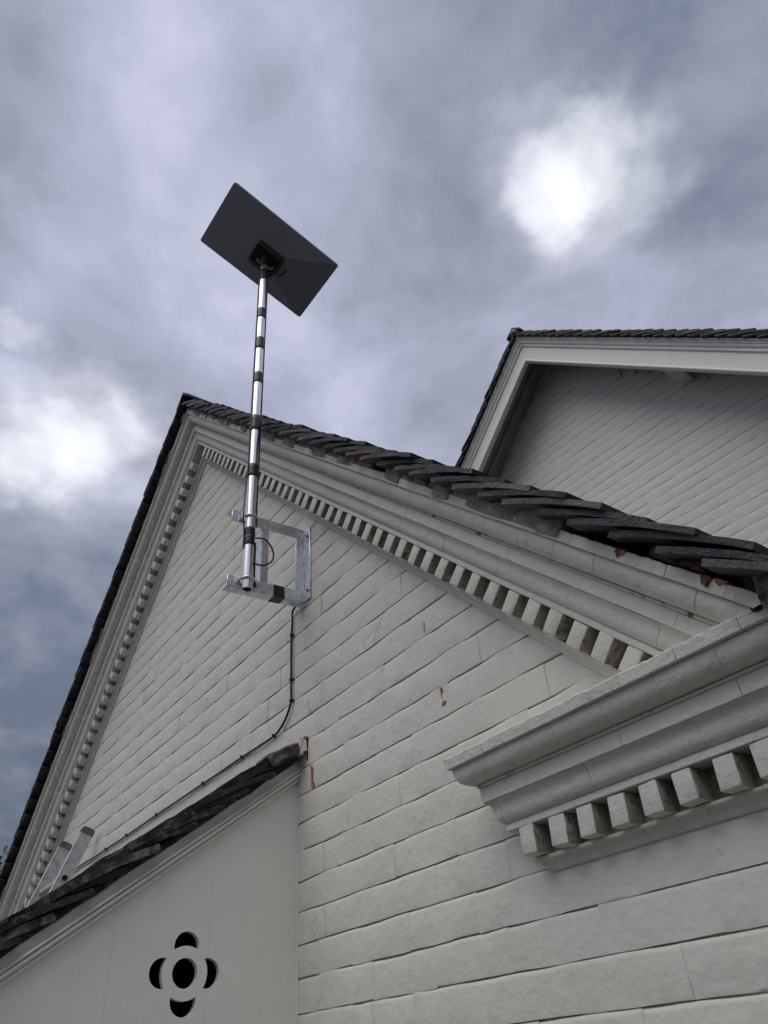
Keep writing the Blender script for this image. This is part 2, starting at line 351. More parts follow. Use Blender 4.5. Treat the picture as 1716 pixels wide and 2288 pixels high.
# ------------------------------------------------------------------ FRONT GABLE
TH = R(44.33); XA, ZA = -2.9049, 4.2092
A = Vector((XA, 0, ZA))
rdir = Vector((math.cos(TH), 0, -math.sin(TH))); nR = Vector((math.sin(TH), 0, math.cos(TH)))
ldir = Vector((math.cos(TH), 0, math.sin(TH))); nL = Vector((-math.sin(TH), 0, math.cos(TH)))     # local X of the left rake climbs to the apex
Y = Vector((0, 1, 0))
def frame(o, x, y, z): return Matrix.Translation(o) @ Matrix((x, y, z)).transposed().to_4x4()
RZ0 = 1.8775; RX0 = -1.038           # return cornice: foot line height, corner of its mitre
RTOP = RZ0 + .2215
bld = empty('gabled_building', (XA, 0, 0))
tag(bld, 'near building with grey painted brick gable, dentilled cornice and dark tiled verge', 'building')
def P(o): return Matrix.Translation(-Vector((XA, 0, 0)))     # children are placed in world terms
BW = Matrix.Translation((-XA, 0, 0))
wall_pts = [(-5.25, 0), (.25, 0), (.25, 1.96), (-.45, 1.96), (XA, ZA + .12), (-5.25, 1.96)]
wall_pts = [(-5.25, 0), (.25, 0), (.25, 1.70), (XA + (ZA + .10 - 1.70) / math.tan(TH) - .0, 1.70), (XA, ZA + .10), (-5.25, ZA + .10 - (XA + 5.25) * math.tan(TH))]
bm = prism('wall', wall_pts, lambda a, b, d: (a, d, b), .0100, .24)
wall = link('gable_wall', bmmesh('gable_wall', bm), 'joint', bld, BW)
tag(wall, 'grey painted brick gable wall')
CH = .07515; Z0 = 1.7301; nb = 0
cand = []
for k in range(-4, 36):
    z = Z0 + CH * k; off = (.1125 if k % 2 else 0) + rnd.uniform(-.012, .012)
    x = -5.2 + off - (.04 if k % 3 == 0 else 0)
    while x < .1:
        c = Vector((x + .11, 0, z + CH / 2))
        h = (c - A).dot(nR if c.x > XA else nL)
        hid_porch = c.x < -2.10 and c.z < 2.30
        hid_ret = c.x > -.93 and 1.92 < c.z < 2.07
        if h < .13 and in_view(c, 110) and not hid_porch and not hid_ret:
            cand.append((x, z, c))
        x += .2255
cand.sort(key=lambda t: (t[2] - CAM).length)
def place_brick(x, z, parent, mw0, pool, tilt=.0):
    me = rnd.choice(pool)
    flip = Matrix.Identity(4)
    mw = mw0 @ Matrix.Translation((x, rnd.uniform(-.0006, .0006), z + rnd.uniform(-.0009, .0009))) @ Matrix.Rotation(rnd.uniform(-.0030, .0030), 4, 'Y') @ Matrix.Rotation(rnd.uniform(-.002, .002), 4, 'Z')
    return link('brick', me, None, parent, mw)
for x, z, c in cand[:296]: place_brick(x, z, wall, Matrix.Identity(4), BR)
rest = cand[296:]
if rest:
    bm = bmesh.new()
    for x, z, c in rest:
        me = rnd.choice(BR).copy(); me.transform(Matrix.Translation((x, rnd.uniform(-.0015, .0015), z))); bm.from_mesh(me); bpy.data.meshes.remove(me)
    me = bpy.data.meshes.new('brick_infill'); bm.to_mesh(me); bm.free(); smooth_mesh(me, 50)
    tag(link('brick_infill', me, 'paint', wall), kind='stuff')

# chips in the paint that show the red brick
def chip(name, pts, mat, y=-.0022, seed=1, parent=None, depth=.004):
    rr = random.Random(seed); poly = []
    n = len(pts)
    for i in range(n):
        a = Vector((pts[i][0], pts[i][1])); b = Vector((pts[(i + 1) % n][0], pts[(i + 1) % n][1]))
        for t in (0, .33, .66): poly.append(tuple(a.lerp(b, t) + Vector((rr.uniform(-.0016, .0016), rr.uniform(-.0016, .0016)))))
    bm = prism(name, poly, lambda a, b, d: (a, d, b), y, y + depth)
    bmesh.ops.triangulate(bm, faces=bm.faces)
    return link(name, bmmesh(name, bm), mat, parent)
chip('exposed_brick', [(-1.890, 2.324), (-1.879, 2.323), (-1.8745, 2.306), (-1.879, 2.284), (-1.877, 2.274), (-1.868, 2.268), (-1.870, 2.260), (-1.884, 2.262), (-1.886, 2.290)], 'brick', parent=wall, seed=3)
chip('exposed_brick', [(-1.901, 2.530), (-1.8965, 2.505), (-1.884, 2.494), (-1.886, 2.481), (-1.896, 2.485), (-1.900, 2.506)], 'stain', parent=wall, seed=4)
chip('exposed_brick', [(-1.291, 2.327), (-1.284, 2.326), (-1.282, 2.317), (-1.288, 2.312)], 'brick', parent=wall, seed=5)
chip('exposed_brick', [(-1.2875, 2.313), (-1.286, 2.312), (-1.2865, 2.303), (-1.289, 2.302)], 'stain', parent=wall, seed=6)
chip('exposed_brick', [(-1.290, 2.289), (-1.281, 2.294), (-1.273, 2.289), (-1.277, 2.285), (-1.287, 2.2835)], 'brick', parent=wall, seed=7)
chip('exposed_brick', [(-1.328, 2.520), (-1.322, 2.521), (-1.321, 2.494), (-1.327, 2.496)], 'stain', parent=wall, seed=8)

# ---- cornice sections: (p outwards from the wall, h up from the foot line)
BK = -.035
SEC = {
 'bed_brick':    ([(BK, -.0045), (.0045, -.0045), (.0085, -.001), (.0095, .003), (.012, .0085), (.0175, .0125), (.0245, .0145), (.0258, .0165), (.0258, .0205), (BK, .0205)], .2255, .0006),
 'fillet_brick': ([(BK, .0722), (.0555, .0722), (.0572, .0735), (.0576, .0842), (.0562, .0855), (BK, .0855)], .2255, .0006),
 'cyma_brick':   ([(BK, .0860), (.0570, .0862), (.0600, .0878), (.0652, .0918), (.0688, .0975), (.0705, .1045), (.0715, .1120), (.0740, .1195), (.0785, .1250), (.0838, .1280), (BK, .1282)], .2255, .0007),
 'frieze_brick': ([(BK, .1286), (.0845, .1284), (.0866, .1296), (.0880, .1545), (.0865, .1560), (BK, .1560)], .2255, .0008),
 'astragal_brick': ([(BK, .1564), (.0885, .1564), (.0912, .1580), (.0915, .1610), (.0895, .1628), (BK, .1628)], .2255, .0007),
 'ovolo_brick':  ([(BK, .1632), (.0925, .1632), (.1010, .1640), (.1095, .1668), (.1165, .1715), (.1215, .1780), (.1245, .1860), (.1258, .1940), (.1256, .1990), (BK, .1992)], .1128, .0009),
 'fascia_brick': ([(BK, .1996), (.1335, .1998), (.1352, .2010), (.1380, .2195), (.1365, .2215), (BK, .2215)], .1128, .0009),
}
NV = 5
SEGM = {}
for nme, (pf, ln, amp) in SEC.items():
    SEGM[nme] = []
    for s in range(NV):
        me = section_run(pf, ln - .0006, 22 if nme == 'fascia_brick' else (6 if ln > .2 else 5), amp, seed=len(nme) * 13 + s * 3, topjag=.0022 if nme == 'fascia_brick' else 0.0)
        me.materials.append(M['paint_lichen' if nme == 'astragal_brick' else 'paint_mould']); SEGM[nme].append(me)
def dentil_mesh(seed, wd=.0375):
    bm = bmesh.new(); add_box(bm, (0, -.0552, .0216), (wd, .0, .0722), None, .0034, 2)
    for v in bm.verts:
        d = noise.noise_vector(v.co * 55 + Vector((seed * 9.1, 0, 0))); v.co += Vector((d.x * .0024, d.y * .0016 if v.co.y < -.02 else 0, d.z * .0022)); d = noise.noise_vector(v.co * 140 + Vector((seed * 5.1, 3, 0))); v.co += d * .0009
    me = bmmesh('dentil', bm); smooth_mesh(me, 60); me.materials.append(M['paint_mould']); me.materials.append(M['grime_shade_side'])
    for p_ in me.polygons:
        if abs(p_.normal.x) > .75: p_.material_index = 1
    return me
DEN = [dentil_mesh(i, .0350 + .0045 * ((i * 7) % 10) / 9) for i in range(16)]
back_me = section_run([(BK, .0200), (.0100, .0200), (.0110, .0730), (BK, .0730)], .4, 5, .0008, 3); back_me.materials.append(M['grime_shade'])

def run_cornice(parent, base, x0, x1, planes, dent_phase, dent_range, jog=0.0):
    """lays every course of moulded bricks from local x0 to x1 under matrix base and trims it to the world planes"""
    for nme, (pf, ln, amp) in SEC.items():
        x = x0 - rnd.uniform(0, ln)
        while x < x1:
            mw = base @ Matrix.Translation((x, rnd.uniform(-.0004, .0004), rnd.uniform(-.0004, .0004))) @ Matrix.Rotation(rnd.uniform(-.0016, .0016), 4, 'Z')
            me = cut_mesh(rnd.choice(SEGM[nme]), mw, planes)
            if me: link(nme, me, None, parent, mw)
            x += ln
    x = x0
    while x < x1:
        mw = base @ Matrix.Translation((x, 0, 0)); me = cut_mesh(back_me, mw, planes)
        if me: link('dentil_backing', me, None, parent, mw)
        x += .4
    k0 = math.floor((dent_range[0] - dent_phase) / .0695)
    x = dent_phase + k0 * .0695
    while x < dent_range[1]:
        if x > dent_range[0]:
            mw = base @ Matrix.Translation((x + rnd.uniform(-.0012, .0012), rnd.uniform(-.0015, .001), rnd.uniform(-.001, .001))) @ Matrix.Rotation(rnd.uniform(-.03, .03), 4, 'Y') @ Matrix.Rotation(rnd.uniform(-.02, .02), 4, 'Z')
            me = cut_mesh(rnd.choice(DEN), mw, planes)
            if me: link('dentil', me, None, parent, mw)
        x += .0695

bldW = Matrix.Identity(4)
def part_empty(name, parent):               # an Empty at the world origin under a thing, so that pieces keep world matrices
    o = empty(name, (0, 0, 0), 0, parent); o.matrix_basis = Matrix.Translation(-parent.matrix_basis.translation) if parent.rotation_euler.z == 0 else Matrix.Identity(4); return o
bld.matrix_basis = Matrix.Translation((XA, 0, 0))
rc = part_empty('raking_cornice', bld); tag(rc, 'long raking cornice running down to the right')
top_plane = (Vector((0, 0, RTOP - .006)), Vector((0, 0, 1)))
run_cornice(rc, frame(A, rdir, Y, nR), -.30, 3.42, [(A, Vector((1, 0, 0))), top_plane], 2.0795, (.005, 3.40))
lc = part_empty('raking_cornice', bld); tag(lc, 'raking cornice of the steep left edge')
run_cornice(lc, frame(A, ldir, Y, nL), -3.25, .30, [(A, Vector((-1, 0, 0))), (Vector((0, 0, 1.75)), Vector((0, 0, 1)))], -.0720, (-3.2, -.045))
rt = part_empty('return_cornice', bld); tag(rt, 'level cornice return at the foot of the gable')
RB = Vector((RX0, 0, RZ0))
mit = (Vector((RX0, 0, 0)), Vector((1, -1, 0)).normalized())
RS = Matrix.Diagonal((1, .91, 1, 1))
run_cornice(rt, frame(RB, Vector((1, 0, 0)), Y, Vector((0, 0, 1))) @ RS, -.16, 1.35, [mit], -.0200, (-.03, 1.3))
mit2 = (Vector((RX0, 0, 0)), Vector((-1, 1, 0)).normalized())
wallp = (Vector((0, .03, 0)), Vector((0, -1, 0)))
base2 = frame(RB, Vector((0, -1, 0)), Vector((1, 0, 0)), Vector((0, 0, 1))) @ RS
for nme in SEC:
    for x in (-.06, .1655, ) if SEC[nme][1] > .2 else (-.06, .0528, .1656):
        mw = base2 @ Matrix.Translation((x, 0, 0)); me = cut_mesh(rnd.choice(SEGM[nme]), mw, [mit2, wallp])
        if me: link(nme, me, None, rt, mw)

# ------------------------------------------------------------------ roof tiles
def tile_mesh(seed, ln=.265, wd=.165, th=.0130, amp=.0017, camber=.006, mat='tile'):
    rr = random.Random(seed); nx, ny = 9, 3; v = []
    top = []; bot = []
    for lay in (1, 0):
        for i in range(nx):
            x = ln * i / (nx - 1)
            for j in range(ny):
                y = wd * j / (ny - 1)
                z = th * lay + camber * (1 - (2 * i / (nx - 1) - 1) ** 2) - camber * .6
                d = noise.noise_vector(Vector((x * 30 + seed * 4.1, y * 30, lay * 3.0 + seed)))
                edge = i in (0, nx - 1) or j in (0, ny - 1)
                v.append((x + d.x * amp * 2 * (i in (0, nx - 1)), y + d.y * amp * 2.2 * (j in (0, ny - 1)), z + d.z * amp - (.0018 * lay if edge else 0)))
    f = []; K = nx * ny
    for i in range(nx - 1):
        for j in range(ny - 1):
            a = i * ny + j; f.append((a, a + ny, a + ny + 1, a + 1)); f.append((K + a, K + a + 1, K + a + ny + 1, K + a + ny))
    for i in range(nx - 1):
        a = i * ny; f.append((a, K + a, K + a + ny, a + ny)); a += ny - 1; f.append((a, a + ny, K + a + ny, K + a))
    for j in range(ny - 1):
        a = j; f.append((a, a + 1, K + a + 1, K + a)); a = (nx - 1) * ny + j; f.append((a, K + a, K + a + 1, a + 1))
    bm = bmesh.new(); bv = [bm.verts.new(q) for q in v]
    for q in f: bm.faces.new([bv[i] for i in q])
    me = bmmesh('roof_tile', bm); smooth_mesh(me, 32); me.materials.append(M[mat]); return me
TILE = [tile_mesh(i) for i in range(10)]
TPALE = [tile_mesh(40 + i, mat='tile_pale') for i in range(3)]
TRUST = [tile_mesh(50 + i, mat='tile_rust') for i in range(2)]
TMOSS = [tile_mesh(60 + i, amp=.0034, th=.0165, camber=.007, mat='tile_moss') for i in range(8)]
TILT = R(9.5)
def lay_tiles(parent, base, heads, cols, h0, planes, flip=False, pale={}, pool=TILE, rand=1.0):
    """heads: distances down the slope of the tile heads. base local: X down the slope, Y across, Z out of the roof."""
    for i, s in enumerate(heads):
        for c, y in enumerate(cols):
            me0 = rnd.choice(pool)
            if c == 0 and i in pale: me0 = rnd.choice(pale[i])
            mw = base @ Matrix.Translation((s + rnd.uniform(-.008, .008) * rand, y + rnd.uniform(-.007, .006) * rand, h0 + rnd.uniform(-.001, .0012))) @ Matrix.Rotation(-TILT + rnd.uniform(-.012, .016) * rand, 4, 'Y') @ Matrix.Rotation(rnd.uniform(-.02, .02) * rand, 4, 'Z')
            me = cut_mesh(me0, mw, planes)
            if me: link('roof_tile', me, None, parent, mw)
roof = part_empty('roof', bld); tag(roof, 'dark clay tile roof with thick verge tiles')
GA = .0965
headsR = [2.773 + GA * k for k in range(-31, 5)]
nt_ = len(headsR)
def tile_frame_right():   # X down right slope, Z = nR
    return frame(A, rdir, Y, nR)
def tile_frame_left():    # X down left slope; Y must face -y to stay right handed
    return frame(A, Vector((-math.cos(TH), 0, -math.sin(TH))), Vector((0, -1, 0)), nL)
pale = {nt_ - 1: TPALE, nt_ - 6: TPALE, nt_ - 8: TPALE, nt_ - 14: TRUST, nt_ - 24: TPALE, nt_ - 27: TRUST, nt_ - 20: TPALE}
lay_tiles(roof, tile_frame_right(), headsR, [-.178, -.010], .2345, [(A + Vector((-.004, 0, 0)), Vector((1, 0, 0)))], pale=pale)
lay_tiles(roof, tile_frame_left(), [2.75 + GA * k for k in range(-31, 5)], [.013, -.155], .2345, [(A + Vector((.004, 0, 0)), Vector((-1, 0, 0)))], rand=.45)
# the plain body of the roof behind the verge
hS = .212
bm = bmesh.new()
apx = Vector((XA, 0, ZA + hS / math.cos(TH)))
for sgn in (1, -1):
    run = 2.62 if sgn > 0 else 2.75
    a0 = apx; a1 = apx + Vector((sgn * run, 0, -run * math.tan(TH)))
    dn = Vector((0, 0, -.05))
    vs_ = []
    for y in (.02, 3.4):
        for p_ in (a0, a1, a1 + dn, a0 + dn): vs_.append(bm.verts.new((p_.x, y, p_.z)))
    for q in ((0, 1, 2, 3), (7, 6, 5, 4), (0, 4, 5, 1), (3, 2, 6, 7), (1, 5, 6, 2)): bm.faces.new([vs_[i] for i in q])
link('roof_slope', bmmesh('roof_slope', bm), 'slope', roof)
# tile courses beyond the two verge columns, joined course by course into the slope
bm = bmesh.new()
for base, heads, sg in ((tile_frame_right(), headsR, 1), (tile_frame_left(), headsR, -1)):
    for s in heads:
        if s < -.2: continue
        y0, y1 = (.16, 3.3)
        mw = base @ Matrix.Translation((s, y0 if sg > 0 else -y1, .2345)) @ Matrix.Rotation(-TILT, 4, 'Y')
        add_box(bm, (0, 0, 0), (.265, y1 - y0, .0145), mw)
tag(link('tile_courses', bmmesh('tile_courses', bm), 'tile', roof), kind='stuff')
# ridge tiles, angular
for k in range(11):
    y0 = -.172 + k * .315; v = []
    zt = ZA + .300 / math.cos(TH); zz = [zt, zt - .014]
    for y in (y0, y0 + .312):
        for dz in (0, -.018):
            for sx in (-1, 0, 1):
                v.append((XA + sx * .07 + rnd.uniform(-.002, .002), y, zt + dz - abs(sx) * .07 * math.tan(R(43)) + rnd.uniform(-.002, .002)))
    f = [(0, 1, 7, 6), (1, 2, 8, 7), (3, 9, 10, 4), (4, 10, 11, 5), (0, 3, 4, 1), (1, 4, 5, 2), (6, 7, 10, 9), (7, 8, 11, 10), (0, 6, 9, 3), (2, 5, 11, 8)]
    me = pymesh('ridge_tile', v, f); link('ridge_tile', me, 'tile', roof)
# mortar bedding between the fascia and the tile undersides
def bedding(name, base, s0, s1, parent, seed, miss=()):
    bm = bmesh.new(); rr = random.Random(seed); s = s0
    while s < s1:
        ln = rr.uniform(.05, .11)
        if not any(a < s < b for a, b in miss):
            r_ = bmesh.ops.create_grid(bm, x_segments=1, y_segments=1, size=.001)
            bmesh.ops.delete(bm, geom=r_['verts'], context='VERTS')
            vs2 = add_box(bm, (s, -rr.uniform(.128, .143), .205), (s + ln * 1.04, .02, rr.uniform(.248, .272)), None, .007, 2)
            for v in vs2:
                d = noise.noise_vector(v.co * 38 + Vector((seed, 0, 0))); v.co += d * .006
        s += ln
    bmesh.ops.transform(bm, matrix=base, verts=bm.verts)
    return link(name, bmmesh(name, bm), 'mortar', parent, None, 50)
bedding('mortar_bedding', frame(A, rdir, Y, nR), -.22, 2.80, roof, 3, miss=((1.95, 2.0),))
bedding('mortar_bedding', frame(A, ldir, Y, nL), -3.2, .2, roof, 9)
# bare brick pieces under the lowest tiles
FR = frame(A, rdir, Y, nR)
def rough_block(name, lo, hi, mat, parent, mw, amp=.003, fr=60, bev=.003, seed=0):
    bm = bmesh.new(); add_box(bm, lo, hi, None, bev, 1)
    bmesh.ops.subdivide_edges(bm, edges=bm.edges[:], cuts=2, use_grid_fill=True)
    for v in bm.verts: v.co += noise.noise_vector(v.co * fr + Vector((seed * 3.3, 0, 0))) * amp
    return link(name, bmmesh(name, bm), mat, parent, mw, 40)
rough_block('bare_brick', (3.015, -.125, .2265), (3.075, .03, .250), 'brick_brown', roof, FR, seed=1)
rough_block('bare_brick', (3.078, -.127, .2262), (3.128, .03, .248), 'brick_brown', roof, FR, seed=2)
def fchip(pts, mat, seed):
    o = chip('bare_brick', pts, mat, y=-.1402, seed=seed, parent=roof, depth=.012); o.matrix_basis = FR
fchip([(2.958, .2150), (2.962, .2225), (2.969, .2235), (2.971, .2135), (2.966, .2075)], 'brick_brown', 21)
fchip([(2.971, .2140), (2.969, .2225), (2.980, .2225), (2.978, .2155), (2.972, .2100)], 'brick', 22)
fchip([(3.135, .2185), (3.138, .2240), (3.158, .2235), (3.152, .2150), (3.150, .2075), (3.144, .2100)], 'brick_brown', 23)
fchip([(3.162, .2185), (3.164, .2240), (3.184, .2235), (3.180, .2190), (3.170, .2165)], 'brick', 24)
# lumps at the eaves end: speckled stone and the dark felt under it
def lump(name, poly, y0, y1, mat, parent, amp, fr, seed):
    bm = prism(name, poly, lambda a, b, d: (a, d, b), y0, y1)
    bmesh.ops.subdivide_edges(bm, edges=bm.edges[:], cuts=3, use_grid_fill=True)
    bmesh.ops.triangulate(bm, faces=bm.faces)
    for v in bm.verts: v.co += noise.noise_vector(v.co * fr + Vector((seed, 0, 0))) * amp
    return link(name, bmmesh(name, bm), mat, parent, None, 35)

# ------------------------------------------------------------------ TALL GABLE BEHIND
PSI = R(2.5); G0 = Vector((-1.4, 2.9, 0))
G = Matrix.Translation(G0) @ Matrix.Rotation(PSI, 4, 'Z')
tall = empty('tall_gabled_building'); tall.matrix_basis = G
tag(tall, 'taller building behind with white bargeboards and a shaded painted brick gable', 'building')
TP = R(44.2); BY = -.30
bap = G.inverted() @ Vector((-2.655, 2.548, 6.488))     # apex of the white boards, in the gable's own axes
ba = Vector((bap.x, BY, bap.z))
tr = Vector((math.cos(TP), 0, -math.sin(TP))); tnR = Vector((math.sin(TP), 0, math.cos(TP)))
tl = Vector((math.cos(TP), 0, math.sin(TP))); tnL = Vector((-math.sin(TP), 0, math.cos(TP)))
wp = [(-3.6, 0), (2.6, 0), (2.6, ba.z - .095 - (2.6 - ba.x) * math.tan(TP)), (ba.x, ba.z - .095), (-3.6, ba.z - .095 - (ba.x + 3.6) * math.tan(TP))]
bm = prism('wall', wp, lambda a, b, d: (a, d, b), .0095, .24)
tw = link('gable_wall', bmmesh('gable_wall', bm), 'joint', tall); tag(tw, 'shaded painted brick wall under the bargeboards')
cand = []
for k in range(44, 86):
    z = CH * .995 * k + .02; x = -3.4 + (.1125 if k % 2 else 0) + rnd.uniform(-.012, .012)
    while x < 2.4:
        c = Vector((x + .11, 0, z + CH / 2)); wc = G @ c
        h = (c - Vector((ba.x, 0, ba.z))).dot(tnR if c.x > ba.x else tnL)
        q = wc - CAM; py = 1144 + 1700 * q.dot(ax_d) / q.dot(ax_f); px = 858 + 1700 * q.dot(ax_r) / q.dot(ax_f)
        if h < -.080 and in_view(wc, 40) and py < 1010 + (px - 1060) * .36 + 190 and px > 960: cand.append((x, z, wc))
        x += .2255
cand.sort(key=lambda t: (t[2] - CAM).length)
for x, z, c in cand[:298]: place_brick(x, z, tw, Matrix.Identity(4), BRF)
if cand[298:]:
    bm = bmesh.new()
    for x, z, c in cand[298:]:
        me = rnd.choice(BRF).copy(); me.transform(Matrix.Translation((x, rnd.uniform(-.0015, .0015), z))); bm.from_mesh(me); bpy.data.meshes.remove(me)
    me = bpy.data.meshes.new('brick_infill'); bm.to_mesh(me); bm.free(); smooth_mesh(me, 50)
    tag(link('brick_infill', me, 'paint_far', tw), kind='stuff')
# bargeboards: flat board with a stepped crown moulding above and a bead below
BSEC = {
 'crown_moulding': [(-.02, -.078), (.006, -.078), (.013, -.074), (.015, -.062), (.012, -.056), (.020, -.052), (.027, -.044), (.028, -.034), (.024, -.030), (.033, -.026), (.034, -.018), (.030, -.014), (.041, -.012), (.042, 0), (-.02, 0)],
 'bead_moulding': [(-.03, -.219), (.001, -.219), (.006, -.217), (.010, -.211), (.010, -.203), (.006, -.197), (.001, -.195), (-.03, -.195)],
}
for side in (1, -1):
    b = empty('bargeboard', (0, 0, 0), 0, tall); tag(b, 'white bargeboard sloping to the right' if side > 0 else 'white bargeboard on the steep left slope')
    fr_ = frame(ba, tr, Y, tnR) if side > 0 else frame(ba, tl, Y, tnL)
    x0, x1 = (-.4, 4.2) if side > 0 else (-3.6, .4)
    pl = [(ba, Vector((side, 0, 0)))]
    for nme, pf in list(BSEC.items()) + [('board', [(-.025, -.196), (0, -.196), (0, -.0775), (-.025, -.0775)])]:
        pf = [(p_, h_ * .925) for p_, h_ in pf]; me = section_run(pf, x1 - x0, 24, .0006, seed=len(nme) + side, endbev=0.0005)
        mw = fr_ @ Matrix.Translation((x0, 0, 0)); m2 = cut_mesh(me, mw, pl)
        link(nme, m2, 'timber_white', b, mw)
# soffit boards between boards and wall, rafter line, purlin
for side in (1, -1):
    fr_ = frame(ba, tr, Y, tnR) if side > 0 else frame(ba, tl, Y, tnL)
    x0, x1 = (-.1, 4.2) if side > 0 else (-3.6, .1)
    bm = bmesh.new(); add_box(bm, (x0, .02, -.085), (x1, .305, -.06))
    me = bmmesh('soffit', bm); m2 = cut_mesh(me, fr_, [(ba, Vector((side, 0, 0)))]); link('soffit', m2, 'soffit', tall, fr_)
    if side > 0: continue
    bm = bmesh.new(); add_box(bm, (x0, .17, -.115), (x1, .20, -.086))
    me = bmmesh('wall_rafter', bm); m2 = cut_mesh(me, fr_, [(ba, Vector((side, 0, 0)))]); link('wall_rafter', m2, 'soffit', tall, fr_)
pc = G.inverted() @ Vector((-1.684, 2.8876, 5.268))
bm = bmesh.new(); add_box(bm, (pc.x - .005, BY + .02, pc.z - .006), (pc.x + .075, .02, pc.z + .10), None, .002)
link('purlin', bmmesh('purlin', bm), 'timber_white', tall)
troof = empty('roof', (0, 0, 0), 0, tall); tag(troof, 'thin dark tile roof of the taller building')
TT = tile_frame_right
baT = ba + Vector((0, 0, 0))
fR = frame(ba, tr, Y, tnR); fL = frame(ba, Vector((-math.cos(TP), 0, -math.sin(TP))), Vector((0, -1, 0)), tnL)
hd = [-.07 + .0965 * k for k in range(0, 40)]
lay_tiles(troof, fR, hd, [-.070, .098], -.002, [(ba + Vector((-.004, 0, 0)), Vector((1, 0, 0)))], pale={5: TRUST, 12: TRUST}, rand=.7)
lay_tiles(troof, fL, hd[:36], [-.095, -.263], -.002, [(ba + Vector((.004, 0, 0)), Vector((-1, 0, 0)))], rand=.7)
bm = bmesh.new()
for side in (1, -1):
    fr_ = fR if side > 0 else fL
    add_box(bm, (.0, .0 if side > 0 else -4, -.045), (4.2 if side > 0 else 3.5, 4 if side > 0 else .0, -.012), fr_)
    for s in hd:
        if s < 0: continue
        mw = fr_ @ Matrix.Translation((s, .265 if side > 0 else -4, -.002)) @ Matrix.Rotation(-TILT, 4, 'Y')
        add_box(bm, (0, 0, 0), (.265, 3.7, .0145), mw)
link('roof_slope', bmmesh('roof_slope', bm), 'tile', troof)
for k in range(8):
    y0 = BY - .085 + k * .46; v = []; zt = ba.z + .060 / math.cos(TP)
    for y in (y0, y0 + .455):
        for dz in (0, -.018):
            for sx in (-1, 0, 1): v.append((ba.x + sx * .075, y, zt + dz - abs(sx) * .075 * math.tan(R(42))))
    f = [(0, 1, 7, 6), (1, 2, 8, 7), (3, 9, 10, 4), (4, 10, 11, 5), (0, 3, 4, 1), (1, 4, 5, 2), (6, 7, 10, 9), (7, 8, 11, 10), (0, 6, 9, 3), (2, 5, 11, 8)]
    link('ridge_tile', pymesh('ridge_tile', v, f), 'tile', troof)
bm = bmesh.new(); bmesh.ops.create_icosphere(bm, subdivisions=3, radius=1)
for v in bm.verts:
    v.co = Vector((v.co.x * .052, v.co.y * .045, v.co.z * .042 - abs(v.co.x) * .03)); v.co += noise.noise_vector(v.co * 25) * .012
link('ridge_mortar', bmmesh('ridge_mortar', bm), 'mortar', troof, Matrix.Translation((ba.x, BY - .045, ba.z + .050)), 60)

# ------------------------------------------------------------------ PORCH
XP = -1.9655; PS = R(35.5)
porch = empty('porch', (XP, 0, 0)); PW = Matrix.Translation((-XP, 0, 0))
tag(porch, 'lean-to porch with smooth grey side panel, pierced quatrefoil and mossy tile verge', 'porch')
def zl(y): return 2.364 + y * math.tan(PS)
sp = part_empty('side_panel', porch); tag(sp, 'smooth grey boarded panel with quatrefoil cutouts')
QY, QZ = -.3035, 1.8194
def ring_poly(cy, cz, r, n=40): return [(cy + r * math.cos(2 * math.pi * k / n), cz + r * math.sin(2 * math.pi * k / n)) for k in range(n)]
def lobe_poly(ay, az, r=.0315, dist=.0558, rd=.0565, n=30):
    """the part of a small circle that lies outside the middle ring"""
    pts = []; cy, cz = QY + ay * dist, QZ + az * dist
    a0 = math.atan2(az, ay)
    # where the two circles meet
    dd = dist; x = (dd * dd + rd * rd - r * r) / (2 * dd); hgt = math.sqrt(max(rd * rd - x * x, 0))
    b1 = math.atan2(hgt, x - dd); b2 = math.atan2(hgt, x)
    for k in range(n + 1):
        t = -b1 + 2 * b1 * k / n; pts.append((cy + r * math.cos(a0 + t), cz + r * math.sin(a0 + t)))
    for k in range(1, 12):
        t = b2 - 2 * b2 * k / 12; pts.append((QY + rd * math.cos(a0 + t), QZ + rd * math.sin(a0 + t)))
    return pts
cut = bmesh.new()
for poly in [ring_poly(QY, QZ, .0315)] + [lobe_poly(*d) for d in ((1, 0), (-1, 0), (0, 1), (0, -1))]:
    b2 = prism('c', poly, lambda a, b, d: (d, a, b), XP - .1, XP + .1); me = bmmesh('c', b2); cut.from_mesh(me)
cme = bmmesh('cut', cut); cob = bpy.data.objects.new('cut', cme); col.objects.link(cob)
for y0, y1 in ((-.96, -.48425), (-.48375, -.24825), (-.24775, .012)):
    poly = [(y0, 0), (y1, 0), (y1, zl(y1) + .01), (y0, zl(y0) + .01)]
    me = bmmesh('panel_board', prism('pb', poly, lambda a, b, d: (d, a, b), XP - .016, XP + rnd.uniform(-.0003, .0002)))
    o = link('panel_board', me, 'panel', None); md = o.modifiers.new('b', 'BOOLEAN'); md.operation = 'DIFFERENCE'; md.solver = 'EXACT'; md.object = cob
    dg = bpy.context.evaluated_depsgraph_get(); dg.update(); m2 = bpy.data.meshes.new_from_object(o.evaluated_get(dg)); o.modifiers.clear(); o.data = m2; o.parent = sp
    smooth_mesh(m2, 25)
bpy.data.objects.remove(cob)
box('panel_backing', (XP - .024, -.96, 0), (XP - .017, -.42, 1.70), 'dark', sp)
# stepped timber moulding under the tiles, following the slope
dslope = Vector((0, -math.cos(PS), -math.sin(PS))); nslope = Vector((0, -math.sin(PS), math.cos(PS)))
MS = [(-.01, -.0530), (.004, -.0530), (.0085, -.0510), (.0090, -.0465), (.0055, -.0440), (.010, -.0425), (.014, -.0385), (.0135, -.0345), (.0085, -.0325), (.013, -.0310), (.0165, -.0275), (.0150, -.0245), (.0040, -.0235), (.0035, -.0010), (-.01, -.0010)]
